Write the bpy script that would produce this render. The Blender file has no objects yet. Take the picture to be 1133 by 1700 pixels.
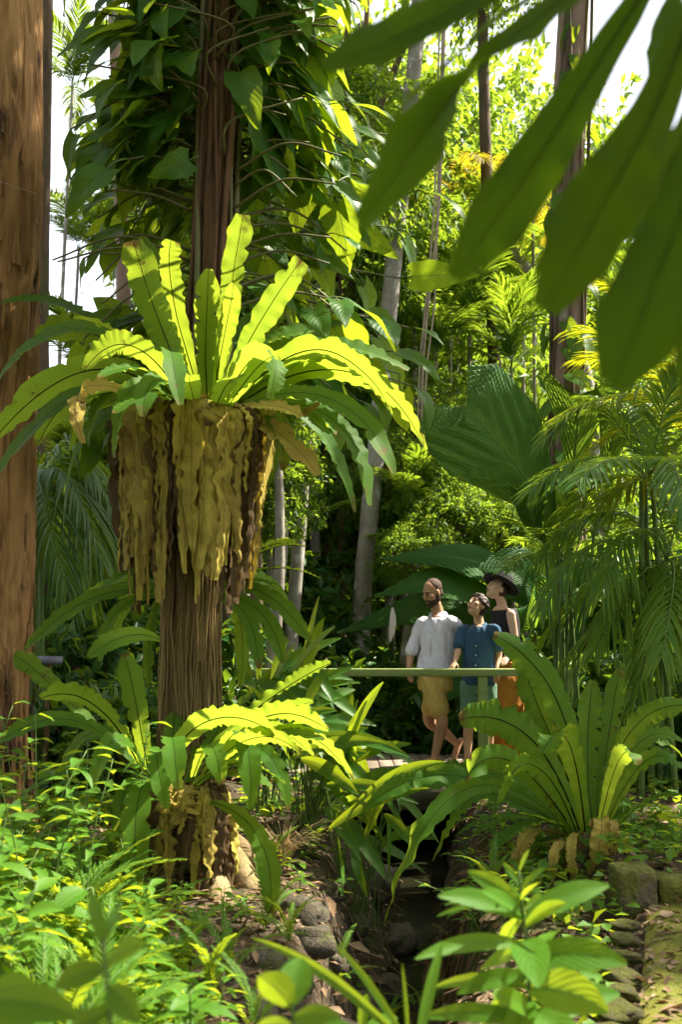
import bpy, bmesh, math
import numpy as np
from mathutils import Vector, Matrix, Euler

scene = bpy.context.scene
COL = scene.collection
# ------------------------------------------------------------------ camera
CAM_Z, PITCH, FPX, CX, CY = 1.2, math.radians(7.04), 1700.0, 566.5, 850.0
cam_data = bpy.data.cameras.new('camera')
cam = bpy.data.objects.new('camera', cam_data); COL.objects.link(cam)
cam.location = (0, 0, CAM_Z); cam.rotation_euler = (math.pi/2 + PITCH, 0, 0)
cam_data.sensor_fit = 'VERTICAL'; cam_data.sensor_height = 36; cam_data.lens = 36
cam_data.clip_start = 0.05; cam_data.clip_end = 1000
cam_data.dof.use_dof = True; cam_data.dof.focus_distance = 7.0; cam_data.dof.aperture_fstop = 2.8
scene.camera = cam
# ------------------------------------------------------------------ sky and sun
SUN_EL, SUN_AZ = math.radians(52), math.radians(68)      # azimuth from +Y (view direction) towards +X
sun_dir = Vector((math.cos(SUN_EL)*math.sin(SUN_AZ), math.cos(SUN_EL)*math.cos(SUN_AZ), math.sin(SUN_EL)))
world = bpy.data.worlds.new('World'); scene.world = world; world.use_nodes = True
wn = world.node_tree.nodes; wl = world.node_tree.links
sky = wn.new('ShaderNodeTexSky'); sky.sky_type = 'NISHITA'; sky.sun_disc = False
sky.sun_elevation = SUN_EL; sky.sun_rotation = SUN_AZ; sky.air_density = 1.0; sky.dust_density = 4.0; sky.ozone_density = 1.0
veil = wn.new('ShaderNodeMix'); veil.data_type = 'RGBA'; veil.inputs[0].default_value = .65; veil.inputs[7].default_value = (4.2, 4.2, 4.1, 1)   # thin bright cloud veil over the whole sky
wl.new(sky.outputs[0], veil.inputs[6]); wl.new(veil.outputs[2], wn['Background'].inputs[0]); wn['Background'].inputs[1].default_value = 0.125
sl = bpy.data.lights.new('sun', 'SUN'); sl.energy = 5.0; sl.angle = math.radians(0.53); sl.color = (1.0, 0.91, 0.74)
sun = bpy.data.objects.new('sun', sl); COL.objects.link(sun)
sun.rotation_euler = sun_dir.to_track_quat('Z', 'Y').to_euler(); sun.location = sun_dir*40
vs = scene.view_settings
vs.view_transform = 'Standard'; vs.look = 'None'; vs.gamma = 1; vs.use_curve_mapping = False; vs.exposure = 2.05
cy = scene.cycles
cy.max_bounces = 7; cy.diffuse_bounces = 4; cy.glossy_bounces = 2; cy.transmission_bounces = 5; cy.transparent_max_bounces = 4
cy.use_denoising = True; cy.caustics_reflective = False; cy.caustics_refractive = False
cy.use_adaptive_sampling = True; cy.adaptive_threshold = 0.02
cy.sample_clamp_indirect = 6.0

# ------------------------------------------------------------------ helpers
def P(px, py, d):
    """a pixel of the photograph at distance d (along +Y) as a point in the place"""
    u, v = (px-CX)/FPX, (CY-py)/FPX
    dy = math.cos(PITCH) - v*math.sin(PITCH); dz = math.sin(PITCH) + v*math.cos(PITCH)
    return np.array((u*d/dy, d, CAM_Z + dz*d/dy))
def ppm(d): return d/FPX            # metres in one photo pixel at distance d
def unit(v):
    v = np.asarray(v, float); n = np.linalg.norm(v, axis=-1, keepdims=True); return v/np.maximum(n, 1e-9)

def _hash(ix, iy, iz):
    h = (ix.astype(np.int64)*374761393 + iy.astype(np.int64)*668265263 + iz.astype(np.int64)*2147483647) & 0xffffffff
    h = ((h ^ (h >> 13))*1274126177) & 0xffffffff
    return ((h ^ (h >> 16)) & 0xffffff)/float(0xffffff)
def vnoise(p, scale=1.0, octaves=1, seed=0):
    p = np.atleast_2d(np.asarray(p, float))*scale + seed*17.13
    out = np.zeros(len(p)); amp = 1.0; tot = 0
    for _ in range(octaves):
        i = np.floor(p).astype(np.int64); f = p - i; f = f*f*(3-2*f)
        r = 0
        for dx in (0, 1):
            for dy in (0, 1):
                for dz in (0, 1):
                    w = (f[:,0] if dx else 1-f[:,0])*(f[:,1] if dy else 1-f[:,1])*(f[:,2] if dz else 1-f[:,2])
                    r = r + w*_hash(i[:,0]+dx, i[:,1]+dy, i[:,2]+dz)
        out += amp*(r*2-1); tot += amp; amp *= .5; p = p*2.03 + 5.7
    return out/tot

class MB:
    """collects quads; build() links them as ONE mesh object"""
    def __init__(s): s.v = []; s.f = []; s.uv = []; s.r = []; s.m = []; s.n = 0
    def add(s, v, f, uv=None, r=0.5, mi=0):
        v = np.asarray(v, float).reshape(-1, 3); f = np.asarray(f, int).reshape(-1, 4)
        s.v.append(v); s.f.append(f + s.n); s.n += len(v)
        s.uv.append(np.zeros((len(v), 2)) if uv is None else np.asarray(uv, float))
        s.r.append(np.full(len(v), r) if np.isscalar(r) else np.asarray(r, float))
        s.m.append(np.full(len(f), mi, int))
        return s
    def mesh(s, name, mats, origin=(0,0,0), smooth=True):
        v = np.concatenate(s.v) - np.asarray(origin, float); f = np.concatenate(s.f)
        uv = np.concatenate(s.uv); r = np.concatenate(s.r); mi = np.concatenate(s.m)
        me = bpy.data.meshes.new(name)
        me.vertices.add(len(v)); me.vertices.foreach_set('co', v.ravel())
        nf = len(f); me.loops.add(nf*4); me.polygons.add(nf)
        me.loops.foreach_set('vertex_index', f.ravel().astype(np.int32))
        me.polygons.foreach_set('loop_start', np.arange(0, nf*4, 4, dtype=np.int32))
        me.polygons.foreach_set('material_index', mi.astype(np.int32))
        me.polygons.foreach_set('use_smooth', np.full(nf, smooth))
        ul = me.uv_layers.new(name='UVMap'); ul.data.foreach_set('uv', uv[f.ravel()].ravel())
        at = me.attributes.new('rnd', 'FLOAT', 'POINT'); at.data.foreach_set('value', r)
        me.update(); me.validate()
        for m in (mats if isinstance(mats, (list, tuple)) else [mats]): me.materials.append(m)
        return me
    def build(s, name, mats, parent=None, origin=None, smooth=True):
        if origin is None: origin = parent.location if parent is not None else (0, 0, 0)
        o = bpy.data.objects.new(name, s.mesh(name, mats, origin, smooth)); COL.objects.link(o)
        if parent is not None: o.parent = parent
        else: o.location = origin
        return o

def grid_faces(nu, nv, wrap=False):
    """rows nv (along), columns nu (across); wrap joins last column to first"""
    i = np.arange(nv-1)[:, None]; j = np.arange(nu if wrap else nu-1)[None, :]; jn = (j+1) % nu
    return np.stack([i*nu+j, i*nu+jn, (i+1)*nu+jn, (i+1)*nu+j], -1).reshape(-1, 4)

def frames(path, hint=None):
    path = np.asarray(path, float)
    t = unit(np.gradient(path, axis=0))
    a = np.array(hint if hint is not None else (0.31, 0.2, 0.93), float)
    a = a if abs(np.dot(a, t[0])) < .95 else np.array((1., 0, 0))
    S = []; s = unit(np.cross(t[0], a))
    for k in range(len(t)):
        s = unit(s - t[k]*np.dot(s, t[k])); S.append(s)
    S = np.array(S); return t, S, unit(np.cross(S, t))

def tube(mb, path, rad, n=8, r=0.5, mi=0, caps=True, uvs=1.0):
    path = np.asarray(path, float); k = len(path)
    rad = np.full(k, rad) if np.isscalar(rad) else np.asarray(rad, float)
    t, S, N = frames(path)
    if caps:
        path = np.concatenate([path[:1], path, path[-1:]]); rad = np.concatenate([[rad[0]*.02], rad, [rad[-1]*.02]])
        S = np.concatenate([S[:1], S, S[-1:]]); N = np.concatenate([N[:1], N, N[-1:]]); k += 2
    a = np.arange(n)*2*math.pi/n
    ring = np.cos(a)[None,:,None]*S[:,None] + np.sin(a)[None,:,None]*N[:,None]
    v = path[:,None] + ring*rad[:,None,None]
    L = np.concatenate([[0], np.cumsum(np.linalg.norm(np.diff(path, axis=0), axis=1))])
    uv = np.stack(np.broadcast_arrays(a[None,:]/(2*math.pi), L[:,None]*uvs), -1).reshape(-1, 2)
    mb.add(v.reshape(-1,3), grid_faces(n, k, True), uv, r, mi); return mb

def bez(pts, n):
    """smooth curve through 2..n points (Catmull-Rom), or Bezier-like for three"""
    pts = np.asarray(pts, float)
    if len(pts) == 2: t = np.linspace(0,1,n)[:,None]; return pts[0]*(1-t)+pts[1]*t
    q = np.concatenate([[2*pts[0]-pts[1]], pts, [2*pts[-1]-pts[-2]]])
    seg = len(pts)-1; out = []
    for x in np.linspace(0, seg, n):
        i = min(int(x), seg-1); t = x-i; a, b, c, d = q[i:i+4]
        out.append(.5*((2*b)+(-a+c)*t+(2*a-5*b+4*c-d)*t*t+(-a+3*b-3*c+d)*t**3))
    return np.array(out)
def qbez(a, b, c, n):
    t = np.linspace(0,1,n)[:,None]; return (1-t)**2*np.asarray(a)+2*t*(1-t)*np.asarray(b)+t*t*np.asarray(c)

def box(mb, lo, hi, r=.5, mi=0):
    x0,y0,z0 = lo; x1,y1,z1 = hi
    v = [(x,y,z) for z in (z0,z1) for y in (y0,y1) for x in (x0,x1)]
    mb.add(v, [(0,2,3,1),(4,5,7,6),(0,1,5,4),(2,6,7,3),(0,4,6,2),(1,3,7,5)], None, r, mi); return mb

def tag(o, label=None, cat=None, group=None, kind=None):
    if label: o['label'] = label
    if cat: o['category'] = cat
    if group: o['group'] = group
    if kind: o['kind'] = kind
    return o
def thing(name, label, cat, loc, group=None):
    o = bpy.data.objects.new(name, None); COL.objects.link(o); o.location = Vector([float(q) for q in loc])
    o.empty_display_size = .1
    return tag(o, label, cat, group)
def inst(name, me, parent, mat):
    """an object sharing mesh me, placed by a world matrix under a parent that is only translated"""
    o = bpy.data.objects.new(name, me); COL.objects.link(o)
    m = mat.copy(); m.translation = m.translation - parent.location
    o.parent = parent; o.matrix_basis = m
    return o
def basis(pos, y, z, s=1.0):
    """matrix: local Y along y, local Z close to z"""
    y = Vector(y).normalized(); z = Vector(z); x = y.cross(z)
    if x.length < 1e-4: x = y.cross(Vector((1, .1, .2)))
    x.normalize(); z = x.cross(y)
    s = (s, s, s) if np.isscalar(s) else s
    m = Matrix((x*s[0], y*s[1], z*s[2])).transposed().to_4x4(); m.translation = Vector(pos); return m

# ------------------------------------------------------------------ materials
def newmat(name):
    m = bpy.data.materials.new(name); m.use_nodes = True
    nt = m.node_tree; nt.nodes.clear(); out = nt.nodes.new('ShaderNodeOutputMaterial')
    return m, nt, out
class NB:
    """small node builder"""
    def __init__(s, nt): s.nt = nt
    def n(s, t, **kw):
        nd = s.nt.nodes.new(t)
        for k, v in kw.items():
            if k[0] == 'i' and k[1:].isdigit(): s.put(nd.inputs[int(k[1:])], v)
            elif k in nd.inputs and not hasattr(nd, k): s.put(nd.inputs[k], v)
            else: setattr(nd, k, v)
        return nd
    def put(s, sock, v):
        if isinstance(v, bpy.types.NodeSocket): s.nt.links.new(v, sock)
        elif isinstance(v, tuple) and len(v) == 3 and sock.type == 'RGBA': sock.default_value = (*v, 1)
        else: sock.default_value = v
    def math(s, op, a, b=0.0, c=None, clamp=False):
        nd = s.n('ShaderNodeMath', operation=op, use_clamp=clamp); s.put(nd.inputs[0], a); s.put(nd.inputs[1], b)
        if c is not None: s.put(nd.inputs[2], c)
        return nd.outputs[0]
    def mix(s, f, a, b):
        nd = s.n('ShaderNodeMix', data_type='RGBA'); s.put(nd.inputs[0], f); s.put(nd.inputs[6], a); s.put(nd.inputs[7], b); return nd.outputs[2]
    def noise(s, vec, scale, detail=3, rough=.55):
        nd = s.n('ShaderNodeTexNoise'); nd.inputs['Scale'].default_value = scale; nd.inputs['Detail'].default_value = detail; nd.inputs['Roughness'].default_value = rough
        if vec is not None: s.put(nd.inputs['Vector'], vec)
        return nd.outputs[0]
    def ramp(s, f, stops):
        nd = s.n('ShaderNodeValToRGB'); s.put(nd.inputs[0], f); e = nd.color_ramp.elements
        while len(e) < len(stops): e.new(.5)
        for k, (p, c) in enumerate(stops): e[k].position = p; e[k].color = (*c, 1) if len(c) == 3 else c
        return nd.outputs[0]
    def mapr(s, f, a, b, c=0., d=1.):
        nd = s.n('ShaderNodeMapRange'); s.put(nd.inputs[0], f)
        for k, q in enumerate((a,b,c,d)): nd.inputs[k+1].default_value = q
        return nd.outputs[0]

def leaf_mat(name, c0, c1, trans, tf=.45, rough=.38, rib=None, ribw=.05, veins=0., veinbump=.06, vein_slope=1.0, spots=None, spec=.4, tips=1.0):
    """leaf: two base greens mixed per leaf and by noise; light passes through (translucent); optional midrib colour by UV"""
    m, nt, out = newmat(name); b = NB(nt)
    oi = b.n('ShaderNodeObjectInfo'); at = b.n('ShaderNodeAttribute', attribute_name='rnd'); uv = b.n('ShaderNodeUVMap')
    geo = b.n('ShaderNodeNewGeometry'); tc = b.n('ShaderNodeTexCoord')
    rv = b.math('FRACT', b.math('ADD', oi.outputs['Random'], at.outputs['Fac']))
    nz = b.noise(tc.outputs['Object'], 7.0, 4)
    f = b.math('ADD', b.math('MULTIPLY', rv, .75), b.mapr(nz, .35, .65, 0, .3), clamp=True)
    col = b.mix(f, c0, c1)
    tcol = b.mix(f, trans, tuple(min(1, x*k) for x, k in zip(trans, (1.25, 1.08, 1.0))))
    sx = b.n('ShaderNodeSeparateXYZ'); b.put(sx.inputs[0], uv.outputs[0])
    au = b.math('ABSOLUTE', b.math('SUBTRACT', b.math('MULTIPLY', sx.outputs[0], 2), 1))   # 0 at the rib, 1 at the margin
    vt = b.math('SINE', b.math('MULTIPLY', b.math('SUBTRACT', sx.outputs[1], b.math('MULTIPLY', au, vein_slope*.1)), veins*6.283))
    if spots is not None:                              # dry brown patches
        sp = b.mapr(b.noise(tc.outputs['Object'], 5.0, 6, .7), .64, .69)
        edge = b.math('MULTIPLY', b.mapr(b.math('ADD', au, b.math('MULTIPLY', b.noise(tc.outputs['Object'], 9.0, 3), .6)), 1.32, 1.42), 1.0)
        tipn = b.mapr(b.math('ADD', sx.outputs[1], b.math('MULTIPLY', b.noise(tc.outputs['Object'], 11.0, 4), .35)), 1.14, 1.20)
        sp = b.math('MAXIMUM', b.math('MAXIMUM', sp, b.math('MULTIPLY', tipn, tips)), edge, clamp=True)
        col = b.mix(sp, col, spots); tcol = b.mix(sp, tcol, tuple(x*.5 for x in spots))
    if veins:
        col = b.mix(b.math('MULTIPLY', b.mapr(vt, .6, 1.0), .12), col, tuple(min(1, x*1.9) for x in c1))
    if rib is not None:
        rm = b.mapr(au, ribw, ribw*.5)
        col = b.mix(rm, col, rib); tcol = b.mix(rm, tcol, rib)
    bs = b.n('ShaderNodeBsdfPrincipled'); b.put(bs.inputs['Base Color'], col)
    b.put(bs.inputs['Roughness'], b.mapr(nz, .2, .8, rough-.08, rough+.12)); bs.inputs['Specular IOR Level'].default_value = spec
    tr = b.n('ShaderNodeBsdfTranslucent'); b.put(tr.inputs[0], tcol)
    if veins:
        bp = b.n('ShaderNodeBump'); bp.inputs['Strength'].default_value = veinbump*2; bp.inputs['Distance'].default_value = .004
        b.put(bp.inputs['Height'], b.math('ADD', vt, b.math('MULTIPLY', nz, 2.0)))
        b.put(bs.inputs['Normal'], bp.outputs[0]); b.put(tr.inputs['Normal'], bp.outputs[0])
    mx = b.n('ShaderNodeMixShader'); mx.inputs[0].default_value = tf
    b.put(mx.inputs[1], bs.outputs[0]); b.put(mx.inputs[2], tr.outputs[0]); b.put(out.inputs[0], mx.outputs[0])
    return m

def solid_mat(name, c0, c1, scale=6., rough=.8, bump=.4, bdist=.01, stretch=(1,1,1), c2=None, c2lo=.6, c2hi=.7, c2scale=None, spec=.25, detail=6, coord='Object', rand=.0):
    m, nt, out = newmat(name); b = NB(nt)
    tc = b.n('ShaderNodeTexCoord'); mp = b.n('ShaderNodeMapping'); b.put(mp.inputs[0], tc.outputs[coord]); mp.inputs['Scale'].default_value = stretch
    n1 = b.noise(mp.outputs[0], scale, detail, .62)
    f = b.mapr(n1, .3, .7)
    if rand:
        oi = b.n('ShaderNodeObjectInfo'); at = b.n('ShaderNodeAttribute', attribute_name='rnd')
        f = b.math('ADD', f, b.math('MULTIPLY', b.math('SUBTRACT', b.math('FRACT', b.math('ADD', oi.outputs['Random'], at.outputs['Fac'])), .5), rand), clamp=True)
    col = b.mix(f, c0, c1)
    if c2 is not None:
        n2 = b.noise(mp.outputs[0], c2scale or scale*.4, 6, .65); col = b.mix(b.mapr(n2, c2lo, c2hi), col, c2)
    bs = b.n('ShaderNodeBsdfPrincipled'); b.put(bs.inputs['Base Color'], col); bs.inputs['Roughness'].default_value = rough; bs.inputs['Specular IOR Level'].default_value = spec
    if bump:
        bp = b.n('ShaderNodeBump'); bp.inputs['Strength'].default_value = bump; bp.inputs['Distance'].default_value = bdist
        b.put(bp.inputs['Height'], b.math('ADD', n1, b.noise(mp.outputs[0], scale*3.7, 4))); b.put(bs.inputs['Normal'], bp.outputs[0])
    b.put(out.inputs[0], bs.outputs[0]); return m

M = {}
M['fern'] = leaf_mat('fern_leaf', (.034,.115,.010), (.065,.155,.012), (.315,.455,.030), .50, .55, rib=(.018,.012,.006), ribw=.035, veins=44, vein_slope=1.2, spots=(.17,.11,.03), spec=.12)
M['fern_dead'] = leaf_mat('dead_frond', (.46,.38,.07), (.22,.16,.045), (.34,.26,.03), .25, .75, rib=(.16,.10,.03), ribw=.05, veins=18, spots=(.035,.02,.010), spec=.1, tips=0.)
M['fern_dead_brown'] = leaf_mat('dead_frond_brown', (.13,.09,.04), (.055,.036,.018), (.12,.08,.02), .2, .8, rib=(.06,.035,.015), ribw=.05, veins=18, spots=(.30,.22,.06), spec=.08, tips=0.)
M['philo'] = leaf_mat('climber_leaf', (.020,.085,.010), (.044,.130,.013), (.32,.46,.018), .45, .42, rib=(.10,.17,.03), ribw=.035, veins=9, vein_slope=3.0, spec=.12)
M['herb'] = leaf_mat('herb_leaf', (.045,.14,.012), (.085,.19,.014), (.36,.48,.018), .45, .5, rib=(.12,.22,.05), ribw=.05, veins=8, vein_slope=3.0, spec=.2)
M['lance'] = leaf_mat('lance_leaf', (.028,.11,.011), (.06,.16,.013), (.34,.46,.016), .45, .4, rib=(.12,.2,.05), ribw=.06, veins=22, vein_slope=5.0, spec=.25)
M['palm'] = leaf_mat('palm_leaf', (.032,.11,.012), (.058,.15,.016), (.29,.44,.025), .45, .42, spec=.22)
M['palm_lit'] = leaf_mat('palm_leaf_backlit', (.075,.135,.010), (.12,.17,.012), (.46,.52,.014), .5, .45, spec=.15)  # yellower copy of the palm leaf, backlight put into its colour
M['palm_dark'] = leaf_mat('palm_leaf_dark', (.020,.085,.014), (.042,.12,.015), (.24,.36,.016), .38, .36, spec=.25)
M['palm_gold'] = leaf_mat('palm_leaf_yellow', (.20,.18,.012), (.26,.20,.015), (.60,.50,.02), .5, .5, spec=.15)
M['pleat'] = leaf_mat('pleated_leaf', (.022,.09,.020), (.042,.12,.022), (.20,.35,.025), .38, .5, rib=(.08,.14,.03), ribw=.012, spec=.12, veins=22, veinbump=.3, vein_slope=4.8)
M['broad'] = leaf_mat('near_palm_leaf', (.022,.060,.004), (.036,.082,.005), (.12,.22,.006), .50, .6, spec=.05, veins=5, vein_slope=14, veinbump=.2)
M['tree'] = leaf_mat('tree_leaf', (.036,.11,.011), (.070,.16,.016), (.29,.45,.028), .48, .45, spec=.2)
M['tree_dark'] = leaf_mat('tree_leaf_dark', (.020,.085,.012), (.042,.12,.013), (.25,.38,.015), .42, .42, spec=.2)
M['shrub'] = leaf_mat('shrub_leaf', (.014,.065,.013), (.030,.095,.014), (.16,.28,.014), .35, .4, spec=.22)
M['litter'] = leaf_mat('fallen_leaf', (.13,.075,.04), (.26,.19,.12), (.2,.10,.03), .12, .8, spec=.1)
M['twig'] = solid_mat('twig', (.09,.055,.03), (.17,.11,.06), 20, .85)
M['greenstem'] = solid_mat('green_stem', (.06,.11,.02), (.10,.16,.03), 12, .5, .15)
M['vinestem'] = solid_mat('vine_stem', (.085,.10,.025), (.13,.11,.05), 14, .6, .3)
M['paperbark'] = solid_mat('paperbark', (.16,.070,.020), (.44,.25,.10), 6, .9, 1.0, .03, (1,1,.16), c2=(.035,.016,.008), c2lo=.54, c2hi=.64, c2scale=4.5, rand=.5)
M['hostbark'] = solid_mat('ribbed_bark', (.05,.028,.014), (.15,.08,.038), 7, .9, .9, .02, (1.6,1.6,.22), c2=(.20,.10,.04), c2lo=.58, c2hi=.72)
M['rootfibre'] = solid_mat('root_fibre', (.11,.068,.024), (.26,.18,.07), 9, .9, .6, .01, (1,1,.25), c2=(.07,.10,.015), c2lo=.55, c2hi=.7, c2scale=2.5, rand=.6)
M['palebark'] = solid_mat('pale_trunk', (.16,.14,.11), (.30,.28,.235), 6, .85, .5, .01, (1,1,.8), c2=(.42,.42,.38), c2lo=.56, c2hi=.64, c2scale=5)
M['darkbark'] = solid_mat('dark_trunk', (.05,.035,.022), (.13,.09,.055), 7, .9, .8, .02, (1,1,.3), c2=(.06,.09,.02), c2lo=.55, c2hi=.7)
M['pinkbark'] = solid_mat('pinkish_trunk', (.16,.10,.07), (.30,.21,.16), 6, .85, .6, .015, (1,1,.4), c2=(.32,.30,.26), c2lo=.58, c2hi=.68)
M['liana'] = solid_mat('liana', (.25,.20,.14), (.38,.31,.22), 8, .8, .4)
M['root_tan'] = solid_mat('root_tan', (.15,.105,.05), (.27,.20,.11), 7, .9, .7, .015, c2=(.09,.10,.02), c2lo=.55, c2hi=.7)
M['stone'] = solid_mat('creek_stone', (.035,.030,.020), (.12,.10,.07), 9, .85, .7, .02, c2=(.075,.095,.012), c2lo=.52, c2hi=.66, c2scale=2.6, rand=.4)
M['moss_stone'] = solid_mat('mossy_stone', (.055,.065,.012), (.15,.15,.022), 9, .95, 1.0, .03, c2=(.10,.08,.05), c2lo=.50, c2hi=.62, c2scale=4)
M['rail'] = solid_mat('painted_rail', (.19,.25,.07), (.25,.31,.10), 5, .6, .15, .003, (.3,1,1), c2=(.09,.10,.05), c2lo=.62, c2hi=.75)
M['plank'] = solid_mat('weathered_plank', (.13,.10,.075), (.24,.20,.16), 8, .85, .5, .006, (1,.12,1), rand=.6)
M['beam'] = solid_mat('bridge_beam', (.045,.04,.028), (.09,.085,.05), 6, .9, .5, .01, (.2,1,1))
# ================================================================== the setting: ground, path, creek
def creek_x(y): return np.interp(y, [0, 3, 4, 5.5, 7, 9.5, 12, 16, 30], [-.35, .0, .12, .36, .52, .62, .7, 1.2, 3])
def hgt(x, y):
    x = np.asarray(x, float); y = np.asarray(y, float)
    p = np.stack([x, y, np.zeros_like(x)], -1).reshape(-1, 3)
    n = (vnoise(p, .9, 3, 1)*.10 + vnoise(p, 3.5, 3, 2)*.035).reshape(x.shape)
    base = -.10 + n
    base = base + np.where(x < -.2, .12*np.clip((-x-.2)/2, 0, 1), 0)
    dxc = np.abs(x - creek_x(y)); w = np.interp(y, [0, 4, 6, 10, 20], [.38, .42, .46, .70, .8])
    w = w*(1+.30*vnoise(p, 1.7, 2, 14).reshape(x.shape)); c = np.clip((w - dxc)/w*1.45, 0, 1); c = c*c*(3-2*c)
    base = base*(1-c) + (-.80 + n*.6)*c
    # path on the far bank, level, and the raised bed behind the kerb stones
    pe = np.interp(y, [0, 3.2, 4.9, 6], [.2, .80, 1.34, 1.34])
    onp = np.clip((x - pe)/.10, 0, 1)*np.clip((5.02-y)/.08, 0, 1)
    base = base*(1-onp) + (-.03 + n*.15)*onp
    up = np.clip((x - 1.28)/.12, 0, 1)*np.clip((y-5.05)/.10, 0, 1)*np.clip((9.0-y)/.8, 0, 1)
    base = base*(1-up) + (.05 + n*.5)*up
    base = base + .28*np.exp(-((x+.25)**2+(y-6.5)**2)/(2*.42**2))
    far = np.clip((y-11)/25, 0, 1); base = base + far*1.2
    return base
def hz(x, y): return float(hgt(np.array([x]), np.array([y]))[0])

gx = np.concatenate([-np.geomspace(260, 4.2, 30), np.linspace(-4, 4, 190), np.geomspace(4.2, 260, 30)])
gy = np.concatenate([[-60, -20, -6, -2, 0], np.linspace(.8, 12, 210), np.geomspace(12.3, 420, 40)])
GX, GY = np.meshgrid(gx, gy); GZ = hgt(GX, GY)
m, nt, out = newmat('forest_soil'); b = NB(nt)
tc = b.n('ShaderNodeTexCoord')
n1 = b.noise(tc.outputs['Object'], 3.0, 8, .7); n2 = b.noise(tc.outputs['Object'], 28.0, 4, .7); n3 = b.noise(tc.outputs['Object'], 1.1, 4)
col = b.mix(b.mapr(n1, .35, .65), (.030,.023,.014), (.075,.056,.036)); col = b.mix(b.mapr(n2, .52, .68), col, (.14,.105,.07)); col = b.mix(b.mapr(n3, .55, .68), col, (.045,.07,.014))
bs = b.n('ShaderNodeBsdfPrincipled'); b.put(bs.inputs['Base Color'], col); bs.inputs['Roughness'].default_value = .95; bs.inputs['Specular IOR Level'].default_value = .15
bp = b.n('ShaderNodeBump'); bp.inputs['Strength'].default_value = .9; bp.inputs['Distance'].default_value = .03; b.put(bp.inputs['Height'], b.math('ADD', n1, n2)); b.put(bs.inputs['Normal'], bp.outputs[0])
b.put(out.inputs[0], bs.outputs[0]); M['soil'] = m
g = MB(); g.add(np.stack([GX, GY, GZ], -1).reshape(-1,3), grid_faces(len(gx), len(gy)))
tag(g.build('ground', M['soil']), 'dark forest floor with brown leaf mould', 'ground', kind='structure')

# mossy path sheet following the ground, 8 mm above
m, nt, out = newmat('mossy_path'); b = NB(nt)
tc = b.n('ShaderNodeTexCoord')
n1 = b.noise(tc.outputs['Object'], 2.2, 6, .65); n2 = b.noise(tc.outputs['Object'], 60.0, 3, .7); n3 = b.noise(tc.outputs['Object'], 14.0, 4)
col = b.mix(b.mapr(n1, .38, .62), (.06,.075,.010), (.13,.13,.018)); col = b.mix(b.mapr(n3, .58, .7), col, (.12,.085,.05)); col = b.mix(b.math('MULTIPLY', b.mapr(n2, .4, .7), .4), col, (.24,.22,.06))
bs = b.n('ShaderNodeBsdfPrincipled'); b.put(bs.inputs['Base Color'], col); bs.inputs['Roughness'].default_value = .95; bs.inputs['Specular IOR Level'].default_value = .1
bp = b.n('ShaderNodeBump'); bp.inputs['Strength'].default_value = .8; bp.inputs['Distance'].default_value = .012; b.put(bp.inputs['Height'], b.math('ADD', n3, n2)); b.put(bs.inputs['Normal'], bp.outputs[0])
b.put(out.inputs[0], bs.outputs[0]); M['path'] = m
yy = np.linspace(1.0, 4.93, 60); u = np.linspace(0, 1, 40)
pe = np.interp(yy, [0, 3.2, 4.9, 6], [.2, .80, 1.34, 1.34]) + .07
X = pe[:,None] + u[None,:]*1.9; Y = np.broadcast_to(yy[:,None], X.shape)
Z = hgt(X, Y) + .008 + .012*vnoise(np.stack([X,Y,X*0],-1).reshape(-1,3), 6, 3, 9).reshape(X.shape)*np.clip(u*8,0,1)
g = MB(); g.add(np.stack([X,Y,Z],-1).reshape(-1,3), grid_faces(40, 60))
tag(g.build('path', M['path']), 'moss covered garden path', 'path', kind='structure')

# creek water
m, nt, out = newmat('creek_water'); b = NB(nt)
tc = b.n('ShaderNodeTexCoord'); n1 = b.noise(tc.outputs['Object'], 5.0, 3)
bs = b.n('ShaderNodeBsdfPrincipled'); bs.inputs['Base Color'].default_value = (.012,.012,.006,1); bs.inputs['Roughness'].default_value = .06; bs.inputs['IOR'].default_value = 1.33
bp = b.n('ShaderNodeBump'); bp.inputs['Strength'].default_value = .12; bp.inputs['Distance'].default_value = .02; b.put(bp.inputs['Height'], n1); b.put(bs.inputs['Normal'], bp.outputs[0])
b.put(out.inputs[0], bs.outputs[0]); M['water'] = m
yy = np.linspace(1, 22, 60); X = creek_x(yy)[:,None] + np.linspace(-1, 1, 9)[None,:]*.75
g = MB(); g.add(np.stack([X, np.broadcast_to(yy[:,None], X.shape), np.full(X.shape, -.70)], -1).reshape(-1,3), grid_faces(9, 60))
tag(g.build('water', M['water']), 'still dark creek water', 'water', kind='structure')

# ------------------------------------------------------------------ rocks
def rock_mesh(seed, mat, flat=.7, n=12):
    rng = np.random.default_rng(seed)
    th = np.linspace(0, math.pi, n); ph = np.arange(n*2)*math.pi/n
    T, F = np.meshgrid(th, ph, indexing='ij')
    d = np.stack([np.sin(T)*np.cos(F), np.sin(T)*np.sin(F), np.cos(T)], -1).reshape(-1,3)
    q = np.sign(d)*np.abs(d)**.75
    r = 1 + .34*vnoise(d, 1.5, 2, seed) + .16*vnoise(d, 3.5, 3, seed+3)
    v = q*r[:,None]*np.array((1, .8, flat))*.5
    mb = MB(); mb.add(v, grid_faces(n*2, n, True)); return mb.mesh('rock', mat)
ROCK = [rock_mesh(s, M['stone']) for s in range(6)]; MOSS = [rock_mesh(s+20, M['moss_stone'], .6) for s in range(5)]
def rock(name, me, loc, size, label, group, rng):
    o = bpy.data.objects.new(name, me); COL.objects.link(o); o.location = [float(q) for q in loc]
    o.scale = tuple(float(size*k) for k in rng.uniform(.8, 1.25, 3)); o.rotation_euler = (rng.uniform(-.25,.25), rng.uniform(-.25,.25), rng.uniform(0, 6.28))
    return tag(o, label, 'stone', group)
rng = np.random.default_rng(5)
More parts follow.
